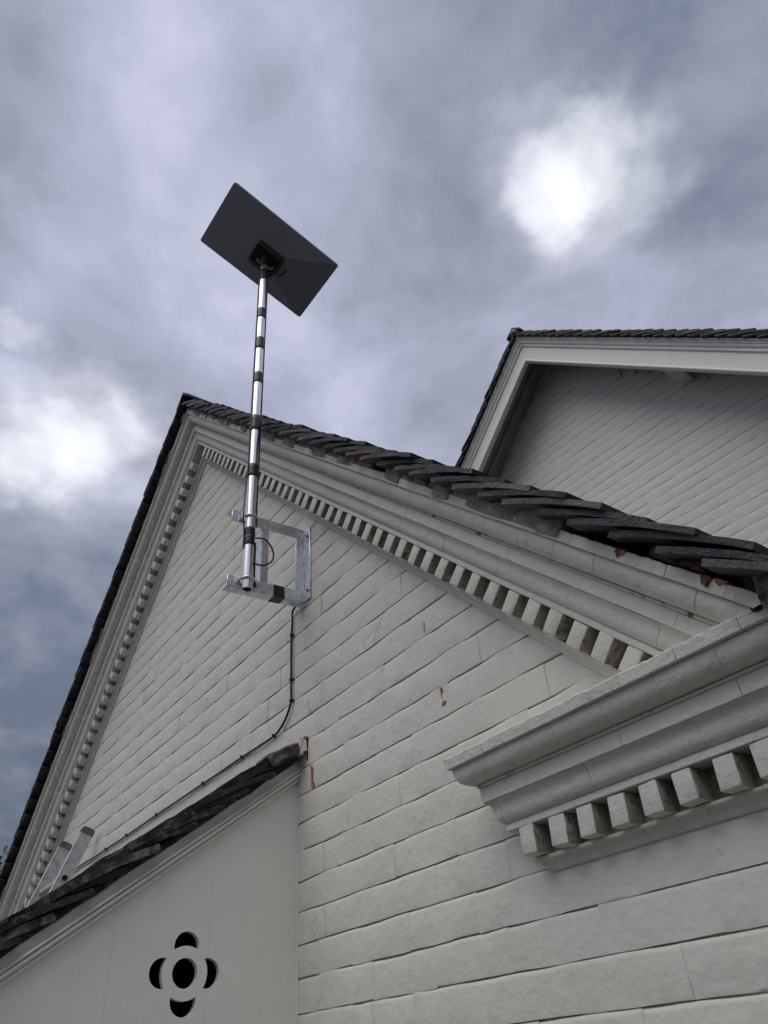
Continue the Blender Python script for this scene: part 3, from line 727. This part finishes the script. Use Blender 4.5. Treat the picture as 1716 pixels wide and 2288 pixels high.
# local: X up the slope = -dslope ; p outward = +x world -> local Y = -x world ; Z = X x Y
mfr = frame(Vector((XP, 0, 2.364)), -dslope, Vector((-1, 0, 0)), (-dslope).cross(Vector((-1, 0, 0))))
MS = [(p_ * 1.5 if p_ > 0 else p_, h_) for p_, h_ in MS]
me = section_run(MS, 1.17, 24, .0007, 5, endbev=.0004)
mw = mfr @ Matrix.Translation((-1.155, 0, 0)); m2 = cut_mesh(me, mw, [(Vector((0, .004, 0)), Vector((0, -1, 0)))])
link('sloping_moulding', m2, 'timber_white', part_empty('moulding', porch), mw)
pr = part_empty('roof', porch); tag(pr, 'mossy stacked tile verge of the porch')
pf = frame(Vector((0, 0, 2.364)), dslope, Vector((1, 0, 0)), nslope)
ph = [.030 + .0915 * k for k in range(-2, 13)]
TMP = [tile_mesh(80 + i, amp=.0042, th=.0185, camber=.006, mat='tile_worn') for i in range(4)]
lay_tiles(pr, pf, ph, [-2.090, -2.258], .002, [(Vector((0, -.004, 0)), Vector((0, -1, 0)))], pool=TMOSS, rand=1.4, pale={k: TMP for k in (5, 7, 10)})
bm = bmesh.new(); add_box(bm, (0, -3.62, -.02), (1.2, -2.1, -.003), pf)
for s in ph:
    if s > 0: add_box(bm, (0, -3.62, 0), (.265, -2.26, .015), pf @ Matrix.Translation((s, 0, .001)) @ Matrix.Rotation(-TILT, 4, 'Y'))
link('roof_slope', bmmesh('roof_slope', bm), 'tile_moss', pr)
# rough bedding under the porch verge
bm = bmesh.new(); s = .03
while s < 1.15:
    ln = rnd.uniform(.05, .10); vs2 = add_box(bm, (s, -2.0, -.004), (s + ln, -1.955 + rnd.uniform(-.004, .010), .016), None, .004, 1)
    for v in vs2: v.co += noise.noise_vector(v.co * 40) * .005
    s += ln * .95
bmesh.ops.transform(bm, matrix=pf, verts=bm.verts); link('verge_bedding', bmmesh('verge_bedding', bm), 'tile_moss', pr, None, 50)
# mortar fillet along the wall above the tiles, its broken end, bare brick at its edge
bm = prism('mf', [(0, 2.375), (0, 2.412), (-.004, 2.410), (-.014, 2.390), (-.020, 2.368)], lambda a, b, d: (d, a + .002, b), -3.6, -1.905)
bmesh.ops.subdivide_edges(bm, edges=[e for e in bm.edges if abs(e.verts[0].co.x - e.verts[1].co.x) > 1], cuts=50)
for v in bm.verts: v.co += noise.noise_vector(v.co * 30) * .003
link('mortar_fillet', bmmesh('mortar_fillet', bm), 'paint', pr, None, 40)
rough_block('fillet_end', (.008, -2.00, .012), (.118, -1.914, .046), 'tile_worn', pr, pf @ Matrix.Rotation(R(-6), 4, 'Y'), amp=.006, fr=45, bev=.006, seed=8)
rough_block('bare_brick', (-1.955, -.046, 2.372), (-1.916, -.004, 2.379), 'brick', pr, Matrix.Identity(4), amp=.003, fr=90, bev=.001, seed=9)
rough_block('flashing_edge', (-1.9062, -.0035, 2.345), (-1.9042, .004, 2.412), 'dark', pr, Matrix.Identity(4), amp=.0012, fr=80, bev=.0006, seed=10)
rough_block('bare_brick', (-1.912, -.012, 2.408), (-1.902, .004, 2.4155), 'brick', pr, Matrix.Identity(4), amp=.002, fr=90, bev=.001, seed=11)
chip('stained_upstand', [(-1.908, 2.410), (-1.955, 2.404), (-2.03, 2.398), (-2.11, 2.386), (-2.11, 2.366), (-1.908, 2.362)], 'pinkish', y=-.0235, seed=12, parent=pr, depth=.012)
# sealant in the corner between panel and wall
pts = [(XP + .0015 + noise.noise(Vector((z * 40, 0, 0))) * .001, -.001, z) for z in [1.2 + .012 * k for k in range(88)]]
tube('sealant_bead', pts, [.0038 + .0016 * noise.noise(Vector((p[2] * 60, 3, 0))) for p in pts], 'timber_white', sp, 6)
# rest of the porch shell
shell = part_empty('shell', porch)
link('far_panel', bmmesh('far_panel', prism('fp', [(-.96, 0), (.0, 0), (0, zl(0)), (-.96, zl(-.96))], lambda a, b, d: (d, a, b), -3.56, -3.54)), 'panel', shell)
box('front_panel', (-3.54, -.96, 0), (XP - .017, -.94, zl(-.96) - .02), 'panel', shell)

# eaves end lumps (beside the foot of the right verge)
kn = part_empty('eaves_end', bld); tag(kn, 'speckled stone and dark lead at the eaves end')
def onY(px, py, y):
    d = ax_r * ((px - 858) / 1700) + ax_d * ((py - 1144) / 1700) + ax_f; t = (y - CAM.y) / d.y; P_ = CAM + d * t; return (P_.x, P_.z)
zk = 156 / 1438
def kp(pts, y): return [onY(1560 + a * zk, 1180 + b * zk, y) for a, b in pts]
lump('speckled_stone', kp([(1040, 845), (1170, 790), (1420, 700), (1700, 900), (1700, 1700), (1340, 1640), (1240, 1380), (1140, 1130)], -.15), -.15, -.02, 'stone', kn, .004, 45, 2)
lump('dark_lead', kp([(930, 1080), (1060, 960), (1150, 1130), (1260, 1400), (1360, 1680), (1100, 1740), (1030, 1480)], -.125), -.125, -.0, 'tile', kn, .006, 50, 5)
lump('blue_tile', kp([(1240, 900), (1300, 790), (1440, 690), (1700, 640), (1700, 980), (1440, 990)], -.168), -.168, -.10, 'tile', kn, .002, 30, 7)

# ------------------------------------------------------------------ BRACKET
XB = -1.910
br = empty('wall_bracket', (XB, 0, 2.88))
tag(br, 'galvanised angle-iron bracket standing out from the gable wall and clamping the mast', 'bracket')
bw = part_empty('frame', br); bw.name = 'frame'
def angle(name, boxes, parent=bw, bev=.0012):
    bm = bmesh.new()
    for lo, hi in boxes: add_box(bm, lo, hi, None, bev)
    return link(name, bmmesh(name, bm), 'galv', parent, None, 40)
T = .0045
angle('upright', [((XB - T, -.0395, 2.874), (XB, -.001, 3.160)), ((XB, -.0052, 2.874), (XB + .036, -.0010, 3.160))])
tiltm = Matrix.Translation((XB, 0, 2.88)) @ Matrix.Rotation(R(2.6), 4, 'X') @ Matrix.Translation((-XB, 0, -2.88))
lo_arm = angle('lower_arm', [((XB - T - .0005, -.285, 2.8745), (XB - .0005, -.0022, 2.912)), ((XB - .038, -.285, 2.8700), (XB - .0006, -.0022, 2.8744))]); lo_arm.matrix_basis = tiltm
tiltu = Matrix.Translation((XB, 0, 3.12)) @ Matrix.Rotation(R(2.2), 4, 'X') @ Matrix.Translation((-XB, 0, -3.12))
up_arm = angle('upper_arm', [((XB - T - .0005, -.283, 3.1225), (XB - .0005, -.0022, 3.1606)), ((XB - .038, -.283, 3.1607), (XB - .0006, -.0022, 3.1650))]); up_arm.matrix_basis = tiltu
angle('strut', [((XB - T - .006, -.168, 2.905), (XB - .0056, -.1415, 3.130)), ((XB - .030, -.168, 2.905), (XB - T - .0061, -.1635, 3.130))])
for z in (3.128, 2.910):
    bm = bmesh.new(); bmesh.ops.create_cone(bm, cap_ends=True, segments=6, radius1=.0062, radius2=.0062, depth=.006, matrix=Matrix.Translation((XB + .020, -.0085, z)) @ Matrix.Rotation(R(90), 4, 'X'))
    bmesh.ops.create_cone(bm, cap_ends=True, segments=10, radius1=.0028, radius2=.0028, depth=.012, matrix=Matrix.Translation((XB + .020, -.012, z)) @ Matrix.Rotation(R(90), 4, 'X'))
    bmesh.ops.create_cone(bm, cap_ends=True, segments=14, radius1=.0085, radius2=.0085, depth=.0015, matrix=Matrix.Translation((XB + .020, -.006, z)) @ Matrix.Rotation(R(90), 4, 'X'))
    link('wall_bolt', bmmesh('wall_bolt', bm), 'bolt', bw, None, 30)
# black tape on the lower arm
bm = bmesh.new(); add_box(bm, (XB - T - .0012, -.122, 2.8738), (XB + .0004, -.081, 2.9128), None, .0004); add_box(bm, (XB - .0392, -.122, 2.8690), (XB - .0, -.081, 2.8750), None, .0004)
o = link('arm_tape', bmmesh('arm_tape', bm), 'tape', bw); o.matrix_basis = tiltm
MX, MY, MR = XB + .0185, -.2265, .0165
MTOP = 4.505
mast_lean = lambda z: Vector((MX, MY + (z - 2.85) * .006, z))
for z in (2.884, 3.128):
    c = mast_lean(z); pts = []
    rr_ = MR + .004
    pts.append(c + Vector((-.034, -rr_, 0)))
    for k in range(13):
        a = math.pi / 2 * -1 + math.pi * k / 12; pts.append(c + Vector((rr_ * math.cos(a), rr_ * math.sin(a), 0)))
    pts.append(c + Vector((-.034, rr_, 0)))
    tube('u_bolt', pts, .0034, 'galv', bw, 8)
    for sy in (-1, 1):
        bm = bmesh.new(); bmesh.ops.create_cone(bm, cap_ends=True, segments=6, radius1=.0068, radius2=.0068, depth=.006, matrix=Matrix.Translation(c + Vector((-.0185 + .0045, sy * rr_, 0))) @ Matrix.Rotation(R(90), 4, 'Y'))
        link('u_bolt_nut', bmmesh('u_bolt_nut', bm), 'bolt', bw, None, 30)
    # notched saddle plate between bolt and mast
    bm = bmesh.new(); add_box(bm, tuple(c + Vector((-.0184, -.034, -.011))), tuple(c + Vector((-.0160, .034, .011))), None, .0006)
    link('saddle_plate', bmmesh('saddle_plate', bm), 'galv', bw)

# ------------------------------------------------------------------ MAST
mast = empty('mast', tuple(mast_lean(2.85)))
tag(mast, 'slim polished aluminium mast banded with black tape, standing in front of the gable', 'mast')
mp_ = Matrix.Translation(-mast_lean(2.85))
bm = bmesh.new()
zs = [2.848, 2.852] + [2.9 + .1 * k for k in range(16)] + [MTOP]
rings = add_tube(bm, [mast_lean(z) for z in zs], [MR - .0006] + [MR] * (len(zs) - 1), 28, caps=False)
inner = add_tube(bm, [mast_lean(2.849), mast_lean(3.05)], MR - .0022, 28, caps=False)
for k in range(28): bm.faces.new((rings[0][k], inner[0][k], inner[0][(k + 1) % 28], rings[0][(k + 1) % 28]))
bm.faces.new(rings[-1])
link('pole', bmmesh('pole', bm), 'alu', mast, mp_, 60)
bm = bmesh.new(); add_tube(bm, [mast_lean(2.8505), mast_lean(3.0)], MR - .0024, 24, True); link('pole_bore_shade', bmmesh('pole_bore_shade', bm), 'dark', mast, mp_, 60)  # dark plug that paints the shade inside the hollow mast end
for a, b in ((4.408, 4.478), (4.152, 4.212), (3.962, 4.030), (3.768, 3.825), (3.518, 3.594), (3.300, 3.357), (3.048, 3.082), (3.012, 3.052)):
    zz = [a, a + .001] + [a + (b - a) * k / 4 for k in (1, 2, 3)] + [b - .001, b]
    bm = bmesh.new(); add_tube(bm, [mast_lean(z) + Vector((0, 0, 0)) for z in zz], [MR + .0002, MR + .0012, MR + .0013, MR + .0010, MR + .0014, MR + .0012, MR + .0002], 28, caps=False)
    for v in bm.verts: v.co.z += .0022 * noise.noise(Vector((v.co.x * 70, v.co.y * 70, a * 9)))
    link('tape_band', bmmesh('tape_band', bm), 'tape', mast, mp_, 60)

# ------------------------------------------------------------------ ANTENNA
e2 = Vector((-.0044, .9376, -.3478)).normalized(); e1 = Vector((-.9984, -.0140, -.0552)); e1 = (e1 - e2 * e1.dot(e2)).normalized()
dn = e1.cross(e2)
if dn.z > 0: dn = -dn
DC = CAM + Vector((-1.999, .9915, 3.2008)) * (.56 / .594)
DM = frame(DC, e1, -e2 if e1.cross(e2).dot(-dn) < 0 else e2, -dn)     # local Z = sky side of the plate
ant = empty('antenna'); ant.matrix_basis = DM
tag(ant, 'flat rectangular satellite antenna tilted skyward on top of the banded mast', 'antenna')
hx, hy = .3335 / 2, .56 / 2
def rrect(hx, hy, r, n=5):
    pts = []
    for cx, cy, a0 in ((hx - r, hy - r, 0), (-hx + r, hy - r, 90), (-hx + r, -hy + r, 180), (hx - r, -hy + r, 270)):
        for k in range(n + 1): a = R(a0 + 90 * k / n); pts.append((cx + r * math.cos(a), cy + r * math.sin(a)))
    return pts
bm = bmesh.new(); loops = []
for inset, z, r in ((0.0022, -.0012, .009), (0, .0015, .010), (0, .0085, .010), (.0030, .0115, .009)):
    loops.append([bm.verts.new((x, y, z)) for x, y in rrect(hx - inset, hy - inset, r)])
for a, b in zip(loops, loops[1:]):
    n = len(a)
    for k in range(n): bm.faces.new((a[k], a[(k + 1) % n], b[(k + 1) % n], b[k]))
bm.faces.new(loops[-1])
# back: shallow pyramid rising to a raised rectangle in the middle
mid = [bm.verts.new((x, y, -.048)) for x, y in ((.050, .062), (-.050, .062), (-.050, -.062), (.050, -.062))]
n = len(loops[0]); q = n // 4
for c in range(4):
    for k in range(q - 1): bm.faces.new((loops[0][c * q + k + 1], loops[0][c * q + k], mid[c]))
    nx_ = (c + 1) % 4; bm.faces.new((loops[0][(c * q + q) % n], loops[0][c * q + q - 1], mid[c], mid[nx_]))
bm.faces.new(mid)
me = bmmesh('plate', bm); o = link('plate', me, 'dish', ant); smooth_mesh(me, 4)
# mount: yoke between mast head and plate
mt = empty('mount', (0, 0, 0), 0, ant); mt.matrix_basis = DM.inverted()
tag(mt, 'black pivoting mount with wing screws')
top = mast_lean(MTOP); pc_ = DC + dn * .026
bm = bmesh.new(); add_tube(bm, [top - Vector((0, 0, .022)), top + Vector((0, 0, .004))], .0172, 22); link('mast_sleeve', bmmesh('mast_sleeve', bm), 'mount_grey', mt, None, 50)
bm = bmesh.new(); add_tube(bm, [top + Vector((0, 0, .004)), top + Vector((0, 0, .018)), top.lerp(pc_, .5), top.lerp(pc_, .8), pc_], [.0185, .0200, .024, .030, .036], 16); link('neck', bmmesh('neck', bm), 'mount', mt, None, 40)
mo = empty('housing', (0, 0, 0), 0, ant)
bm = bmesh.new(); add_box(bm, (-.052, -.066, -.064), (.052, .058, -.045), None, .004, 2); link('housing', bmmesh('housing', bm), 'mount', mo, None, 35)
bm = bmesh.new()
for sx in (-.054, .046): box('yoke_arm', (sx, -.072, -.088), (sx + .008, .056, -.034), 'mount_grey' if sx > 0 else 'mount', mo, .002)
box('cable_socket', (-.036, -.082, -.052), (.036, -.066, -.034), 'mount_grey', mo, .002)
for s_, t_ in ((1, .012), (-1, .006)):
    for dz in (0, .012):
        c = top + Vector((0, 0, -.004 + dz * 1.1 + t_))
        tube('wing_screw', [c + Vector((.004, -.018 * s_, 0)), c + Vector((.006, -.034 * s_, .002)), c + Vector((.010, -.040 * s_, .006))], [.0022, .0022, .0030], 'bolt', mt, 7)
# printed marks on the neck: a few pale strokes, as on the original
for k, dz in enumerate((0, .007, .014, .020)):
    c = top.lerp(pc_, .30) + Vector((.0265, -.004, -.004 + dz)); tube('printed_mark', [c + Vector((0, -.003, 0)), c + Vector((.0006, .0, .002)), c + Vector((0, .003, .0005))], .0006, 'bolt', mt, 5)
lp = [DC + e1 * -.005 + e2 * .040 + dn * .028, Vector((MX + .008, -.128, 4.600)), Vector((MX + .012, -.118, 4.545)), Vector((MX + .014, -.140, 4.490)), Vector((MX + .014, -.180, 4.478)), mast_lean(4.47) + Vector((.006, .019, 0))]
tube('antenna_lead', smooth_path(lp, 8), .0034, 'black', mt, 8)

# ------------------------------------------------------------------ CABLE
cab = empty('cable', (-1.995, -.008, 2.70))
tag(cab, 'thin black cable clipped to the painted bricks from the bracket down behind the porch roof', 'cable')
cp = part_empty('run', cab)
lead = [mast_lean(4.47) + Vector((.005, .0175, 0))] + [mast_lean(z) + Vector((.004, .0188, 0)) for z in (4.3, 4.0, 3.7, 3.4, 3.2)] + [mast_lean(3.09) + Vector((.008, .0190, 0))]
left_ = [mast_lean(4.44) + Vector((-.003, -.0185, 0)), mast_lean(4.1) + Vector((-.003, -.0188, 0)), mast_lean(3.6) + Vector((-.003, -.0188, 0)), mast_lean(3.35) + Vector((-.003, -.0188, 0)), mast_lean(3.24) + Vector((-.002, -.024, 0)), mast_lean(3.13) + Vector((.004, -.0285, 0)), mast_lean(3.06) + Vector((-.002, -.0195, 0)), mast_lean(3.00) + Vector((-.002, -.0200, 0))]
tube('mast_cable', smooth_path(lead, 6), .0028, 'black', cp, 8)
tube('mast_cable', smooth_path(left_, 6), .0026, 'black', cp, 8)
loop = [mast_lean(3.05) + Vector((.004, .0190, 0)), Vector((MX + .02, -.178, 3.043)), Vector((MX + .02, -.150, 3.012)), Vector((MX + .02, -.148, 2.975)), Vector((MX + .02, -.172, 2.946)), Vector((MX + .016, -.202, 2.940)), Vector((MX + .004, -.2085, 2.957)), ]
tube('slack_loop', smooth_path(loop, 8), .0030, 'black', cp, 8)
drop = [mast_lean(3.03) + Vector((.004, .0195, 0)), mast_lean(2.98) + Vector((.004, .0200, 0)), Vector((MX + .0, -.2035, 2.93)), Vector((MX - .006, -.198, 2.885)), Vector((XB - .010, -.17, 2.884)), Vector((XB - .020, -.09, 2.886)), Vector((XB - .035, -.02, 2.884)), Vector((-1.985, -.009, 2.872)), Vector((-1.987, -.008, 2.838)), Vector((-1.9948, -.0065, 2.79)), Vector((-1.9956, -.007, 2.741)), Vector((-1.993, -.0075, 2.66)), Vector((-1.9956, -.0065, 2.632)), Vector((-1.9937, -.0075, 2.596)), Vector((-1.9946, -.0065, 2.561)), Vector((-2.0045, -.008, 2.536)), Vector((-2.0250, -.0085, 2.512)), Vector((-2.060, -.008, 2.4925)), Vector((-2.106, -.0065, 2.4827)), Vector((-2.215, -.008, 2.4815)), Vector((-2.329, -.0065, 2.4843)), Vector((-2.48, -.008, 2.4825)), Vector((-2.637, -.0065, 2.4847)), Vector((-2.86, -.008, 2.4835)), Vector((-3.075, -.0065, 2.4859)), Vector((-3.25, -.0075, 2.4840)), Vector((-3.406, -.0065, 2.4848)), Vector((-3.53, -.0075, 2.484)), Vector((-3.663, -.0065, 2.4861)), Vector((-3.80, -.008, 2.484)), Vector((-3.973, -.007, 2.4909)), Vector((-4.15, -.008, 2.485))]
tube('wall_cable', smooth_path(drop, 5), .0037, 'black', cp, 8)
for x, z in ((-1.9948, 2.79), (-1.9956, 2.632), (-1.9946, 2.561), (-2.106, 2.4827), (-2.329, 2.4843), (-2.637, 2.4847), (-3.075, 2.4859), (-3.406, 2.4848), (-3.663, 2.4861)):
    bm = bmesh.new(); vert = z > 2.5
    add_box(bm, (x - .0052, -.0115, z - .0042) if not vert else (x - .0052, -.0115, z - .0045), (x + .0052, -.001, z + .0050), None, .0016, 2)
    add_tube(bm, [(x + (.0068 if vert else 0), -.0125, z + (0 if vert else .0062)), (x + (.0068 if vert else 0), -.001, z + (0 if vert else .0062))], .0022, 8)
    link('cable_clip', bmmesh('cable_clip', bm), 'black', cp, None, 40)

# ------------------------------------------------------------------ LADDER
LX = (-3.8213, -4.160); lean = R(19.5)
lad = empty('ladder', (-3.99, -.95, 0))
tag(lad, 'aluminium ladder leaning on the gable, its two top ends above the porch roof', 'ladder')
LT = Vector((0, -.050, 2.598)); ld = Vector((0, -math.sin(lean), -math.cos(lean))); lw = Vector((0, math.cos(lean), -math.sin(lean)))
lfr = lambda x, dz=0: frame(Vector((x, LT.y, LT.z + dz)), ld, Vector((1, 0, 0)), ld.cross(Vector((1, 0, 0))))
lp_ = part_empty('frame', lad)
def local_rail(x, dz):
    fr_ = lfr(x, dz); zs_ = .029
    bm = bmesh.new(); add_box(bm, (.0, -.002, -zs_), (2.64, .0005, zs_), None, 0)
    add_box(bm, (.0, -.022, -zs_ - .0008), (2.64, .0032, -zs_ + .0022), None, .0006); add_box(bm, (.0, -.022, zs_ - .0022), (2.64, .0032, zs_ + .0008), None, .0006)
    bmesh.ops.transform(bm, matrix=fr_, verts=bm.verts)
    link('rail', bmmesh('rail', bm), 'ladder', lp_, None, 40)
    pts = [(.012, -.0315), (-.010, -.0290), (-.015, -.018), (-.016, .012), (-.011, .0285), (.006, .0318), (.014, .0315)]
    bm = prism('cap', pts, lambda a, b, d: (a, d, b), -.0235, .0046); bmesh.ops.transform(bm, matrix=fr_, verts=bm.verts)
    link('end_cap', bmmesh('end_cap', bm), 'cap', lp_, None, 20)
local_rail(LX[0], 0); local_rail(LX[1], .012)
for k in range(9):
    s = .218 + k * .28; c = LT + ld * s
    bm = bmesh.new(); ring_o = add_tube(bm, [c + Vector((LX[1] - .012, 0, 0)), c + Vector((LX[0] + .0065, 0, 0))], .0155, 18, caps=False)
    ring_i = add_tube(bm, [c + Vector((LX[1] - .012, 0, 0)), c + Vector((LX[0] + .0065, 0, 0))], .0132, 18, caps=False)
    for e_ in (0, 1):
        for j in range(18): bm.faces.new((ring_o[e_][j], ring_o[e_][(j + 1) % 18], ring_i[e_][(j + 1) % 18], ring_i[e_][j]))
    bm.faces.new([bm.verts.new(c + Vector((LX[0] - .03, .0131 * math.cos(t * math.pi / 9), .0131 * math.sin(t * math.pi / 9)))) for t in range(18)])
    link('rung', bmmesh('rung', bm), 'ladder', lp_, None, 40)
    bm = bmesh.new(); bmesh.ops.create_circle(bm, cap_ends=True, segments=18, radius=.0130, matrix=Matrix.Translation(c + Vector((LX[0] + .0012, 0, 0))) @ Matrix.Rotation(R(90), 4, 'Y')); link('rung_hole_shade', bmmesh('rung_hole_shade', bm), 'dark', lp_)  # dark disc painting the shade inside the open rung tube

# ------------------------------------------------------------------ TREE
tv = view_dir(-75, 2085); tcp = CAM + tv * 13.0
tree = empty('tree', (tcp.x, tcp.y, 0)); tag(tree, 'small green leafy tree just showing past the left eaves', 'tree')
bm = bmesh.new(); add_tube(bm, [(0, 0, 0), (.04, .02, 1.2), (-.03, .05, tcp.z * .7), (0, 0, tcp.z + .4)], [.14, .11, .08, .02], 10)
for k in range(7):
    a = k * 2.4; z = tcp.z * .55 + k * .13; add_tube(bm, [(0, 0, z), (.5 * math.cos(a), .5 * math.sin(a), z + .45), (.85 * math.cos(a), .85 * math.sin(a), z + .7)], [.045, .028, .008], 6)
link('trunk', bmmesh('trunk', bm), 'bark', tree, None, 60)
bm = bmesh.new(); rl = random.Random(5)
for k in range(3800):
    while True:
        p = Vector((rl.uniform(-1, 1), rl.uniform(-1, 1), rl.uniform(-1, 1)))
        if p.length < 1 and p.length > .35: break
    lobe = .72 + .5 * noise.noise(p.normalized() * 2.2)
    p = Vector((p.x * 1.05, p.y * 1.05, p.z * 1.15)) * lobe
    if noise.noise(p * 3.1) < -.12: continue
    u = Vector((rl.gauss(0, 1), rl.gauss(0, 1), rl.gauss(0, 1))).normalized(); v_ = u.orthogonal().normalized(); s_ = rl.uniform(.035, .065)
    c = p + Vector((0, 0, tcp.z)); q4 = [c - u * s_, c + v_ * s_ * .5 - u * s_ * .1, c + u * s_, c - v_ * s_ * .5 - u * s_ * .1]
    bm.faces.new([bm.verts.new(t) for t in q4])
link('crown', bmmesh('crown', bm), 'leaf', tree)
